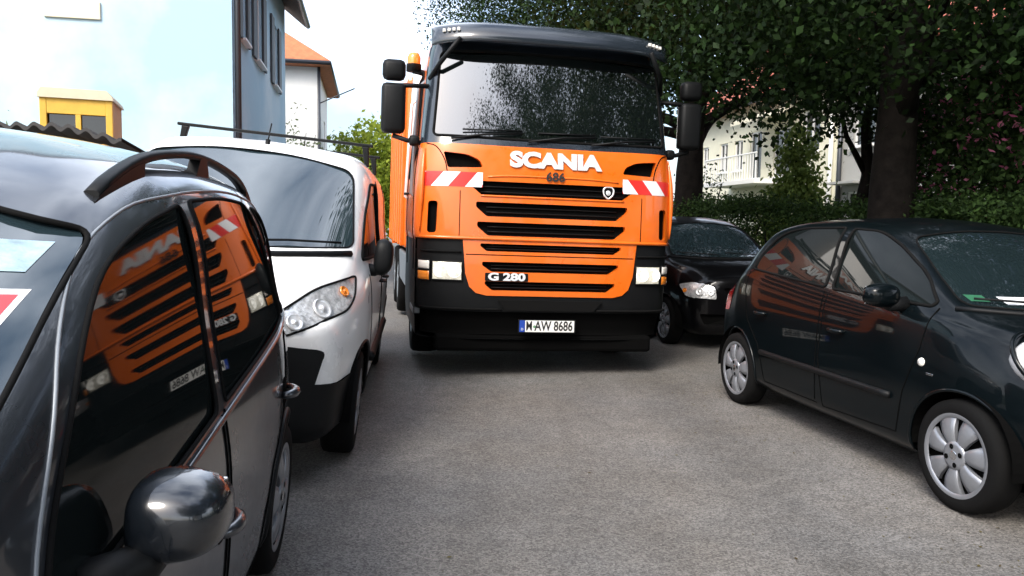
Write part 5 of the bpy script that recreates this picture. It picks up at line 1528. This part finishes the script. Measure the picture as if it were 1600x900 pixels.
# --- cream and grey terrace on the right
def terrace(name, label, a0, a1, l, wall_m, ops, eave, roof_m, ridge, balcony=None):
    o = st(a1, l); t = thing(name, label, 'house', (o[0], o[1], 0))
    bm = bmesh.new(); L_ = a1-a0
    P = wall_mesh(bm, C0, -U, L_, eave, ops)
    wall_mesh(bm, C0-U*L_, Lr, 8.0, eave, []); wall_mesh(bm, C0+Lr*8, -Lr, 8.0, eave, []); wall_mesh(bm, C0-U*L_+Lr*8, U, L_, eave, [])
    from_bm('wall', bm, wall_m, t)
    ws_ = [window(t, P, q) for q in ops]
    bm = bmesh.new()
    for (e, d) in ((-0.5, 1), (8.5, -1)):
        aa = C0+Lr*e+U*0.02+Vector((0, 0, eave-0.28)); bb = aa-U*(L_+0.04); rr = C0+Lr*4+U*0.02+Vector((0, 0, eave+ridge)); r2_ = rr-U*(L_+0.04)
        fv = [bm.verts.new(v) for v in (aa, bb, r2_, rr)]; tv = [bm.verts.new(v+Vector((0, 0, 0.15))) for v in (aa, bb, r2_, rr)]
        bm.faces.new(fv); bm.faces.new(tv[::-1])
        for i in range(4): bm.faces.new((fv[i], fv[(i+1) % 4], tv[(i+1) % 4], tv[i]))
    bmesh.ops.recalc_face_normals(bm, faces=bm.faces); from_bm('roof', bm, roof_m, t)
    bm = bmesh.new(); add_tube(bm, [C0-Lr*0.57+Vector((0, 0, eave-0.22)), C0-Lr*0.57-U*L_+Vector((0, 0, eave-0.22))], 0.07, 8); from_bm('gutter', bm, m_gutter, t, True)
    return t, P, ws_

ct, CP, cws = terrace('cream_house', 'cream rendered house with red tiled roof, awning and balcony, seen between the street trees', 22.2, 33.5, 14.5, m_cream,
    [(1.3, 1.9, 3.7, 4.9), (3.0, 3.7, 3.7, 4.9), (4.3, 5.0, 3.7, 4.9), (5.6, 6.5, 3.3, 5.1), (7.4, 8.6, 3.3, 5.0), (9.3, 10.3, 4.0, 5.4)], 6.3, m_tile_red, 3.6)
angC = math.atan2(-U.y, -U.x); MC = Matrix.Rotation(angC, 4, 'Z')
bal = lbox(ct, 'balcony', MC, (6.2, -0.6, 3.1), (4.2, 1.2, 0.16), m_whitewall)
bm = bmesh.new()
for i in range(22):
    x = 4.15+4.1*i/21; add_box(bm, (x, -1.14, 3.62), (0.03, 0.03, 0.9))
add_box(bm, (6.2, -1.14, 4.09), (4.2, 0.06, 0.05), 0.01); bmesh.ops.transform(bm, matrix=MC, verts=bm.verts); from_bm('railing', bm, m_wframe, bal)
bm = bmesh.new(); add_prism(bm, [(0, 5.75), (-1.2, 5.35), (-1.2, 5.20), (0, 5.62)], 6.3, 9.0, lambda a, b, h: (h, a, b)); bmesh.ops.recalc_face_normals(bm, faces=bm.faces)
bmesh.ops.transform(bm, matrix=MC, verts=bm.verts); from_bm('awning', bm, mat('cream_canvas', (0.7, 0.66, 0.52), 0.8), ct)
gt, GP, gws = terrace('grey_house', 'grey rendered house next to the cream one, behind the thick trunk', 4.0, 22.15, 14.55, m_greywall,
    [(0.7, 1.7, 3.95, 5.1), (3.6, 4.7, 3.7, 5.1), (6.6, 7.7, 3.7, 5.1), (0.5, 1.4, 1.6, 2.6), (9.6, 10.7, 3.7, 5.1), (12.6, 13.7, 3.7, 5.1), (3.6, 4.7, 1.3, 2.6)], 6.4, m_tile_red, 3.6)
bm = bmesh.new(); add_box(bm, (0.95, -0.3, 2.85), (1.4, 0.6, 0.08), 0.01); bmesh.ops.transform(bm, matrix=MC, verts=bm.verts); from_bm('porch_roof', bm, m_greywall, gt)
for t_, xx, mm in ((ct, 11.1, m_wframe), (gt, 0.15, m_gutter)):
    bm = bmesh.new(); add_tube(bm, [(xx, -0.09, 0), (xx, -0.09, 6.1)], 0.07, 10); bmesh.ops.transform(bm, matrix=MC, verts=bm.verts); from_bm('drainpipe', bm, mm, t_, True)

# --- a house behind the viewpoint on the left, seen only in reflections
rh, _, _ = terrace('white_house', 'white house behind the viewpoint, seen only in reflections', -22.0, -12.0, 11.5, m_whitewall, [(1.0, 2.0, 2.8, 4.2), (4.0, 5.0, 2.8, 4.2), (7.0, 8.0, 2.8, 4.2)], 5.5, m_tile_red, 3.0)

# --- fallen leaves and grit gathered along the right-hand kerb and beside the parked cars
m_litter = leaf_mat('fallen_leaf', (0.05, 0.035, 0.012), (0.10, 0.085, 0.03), 0.0)
g = np.random.default_rng(5); pts = []
for k in range(420):
    a = g.uniform(1.2, 16); l = (2.55 + abs(g.normal(0, 0.35)) if k % 3 else g.uniform(0.2, 4.6))
    x, y = st(a, l); pts.append((x, y, 0.006))
lit = leaf_cloud('leaf_litter', pts, 2, (0.12, 0.12, 0.0005), 0.022, m_litter, None, 6)
for v in lit.data.vertices: v.co.z = 0.004 + abs(v.co.z-0.006)*0.12
lit['kind'] = 'stuff'
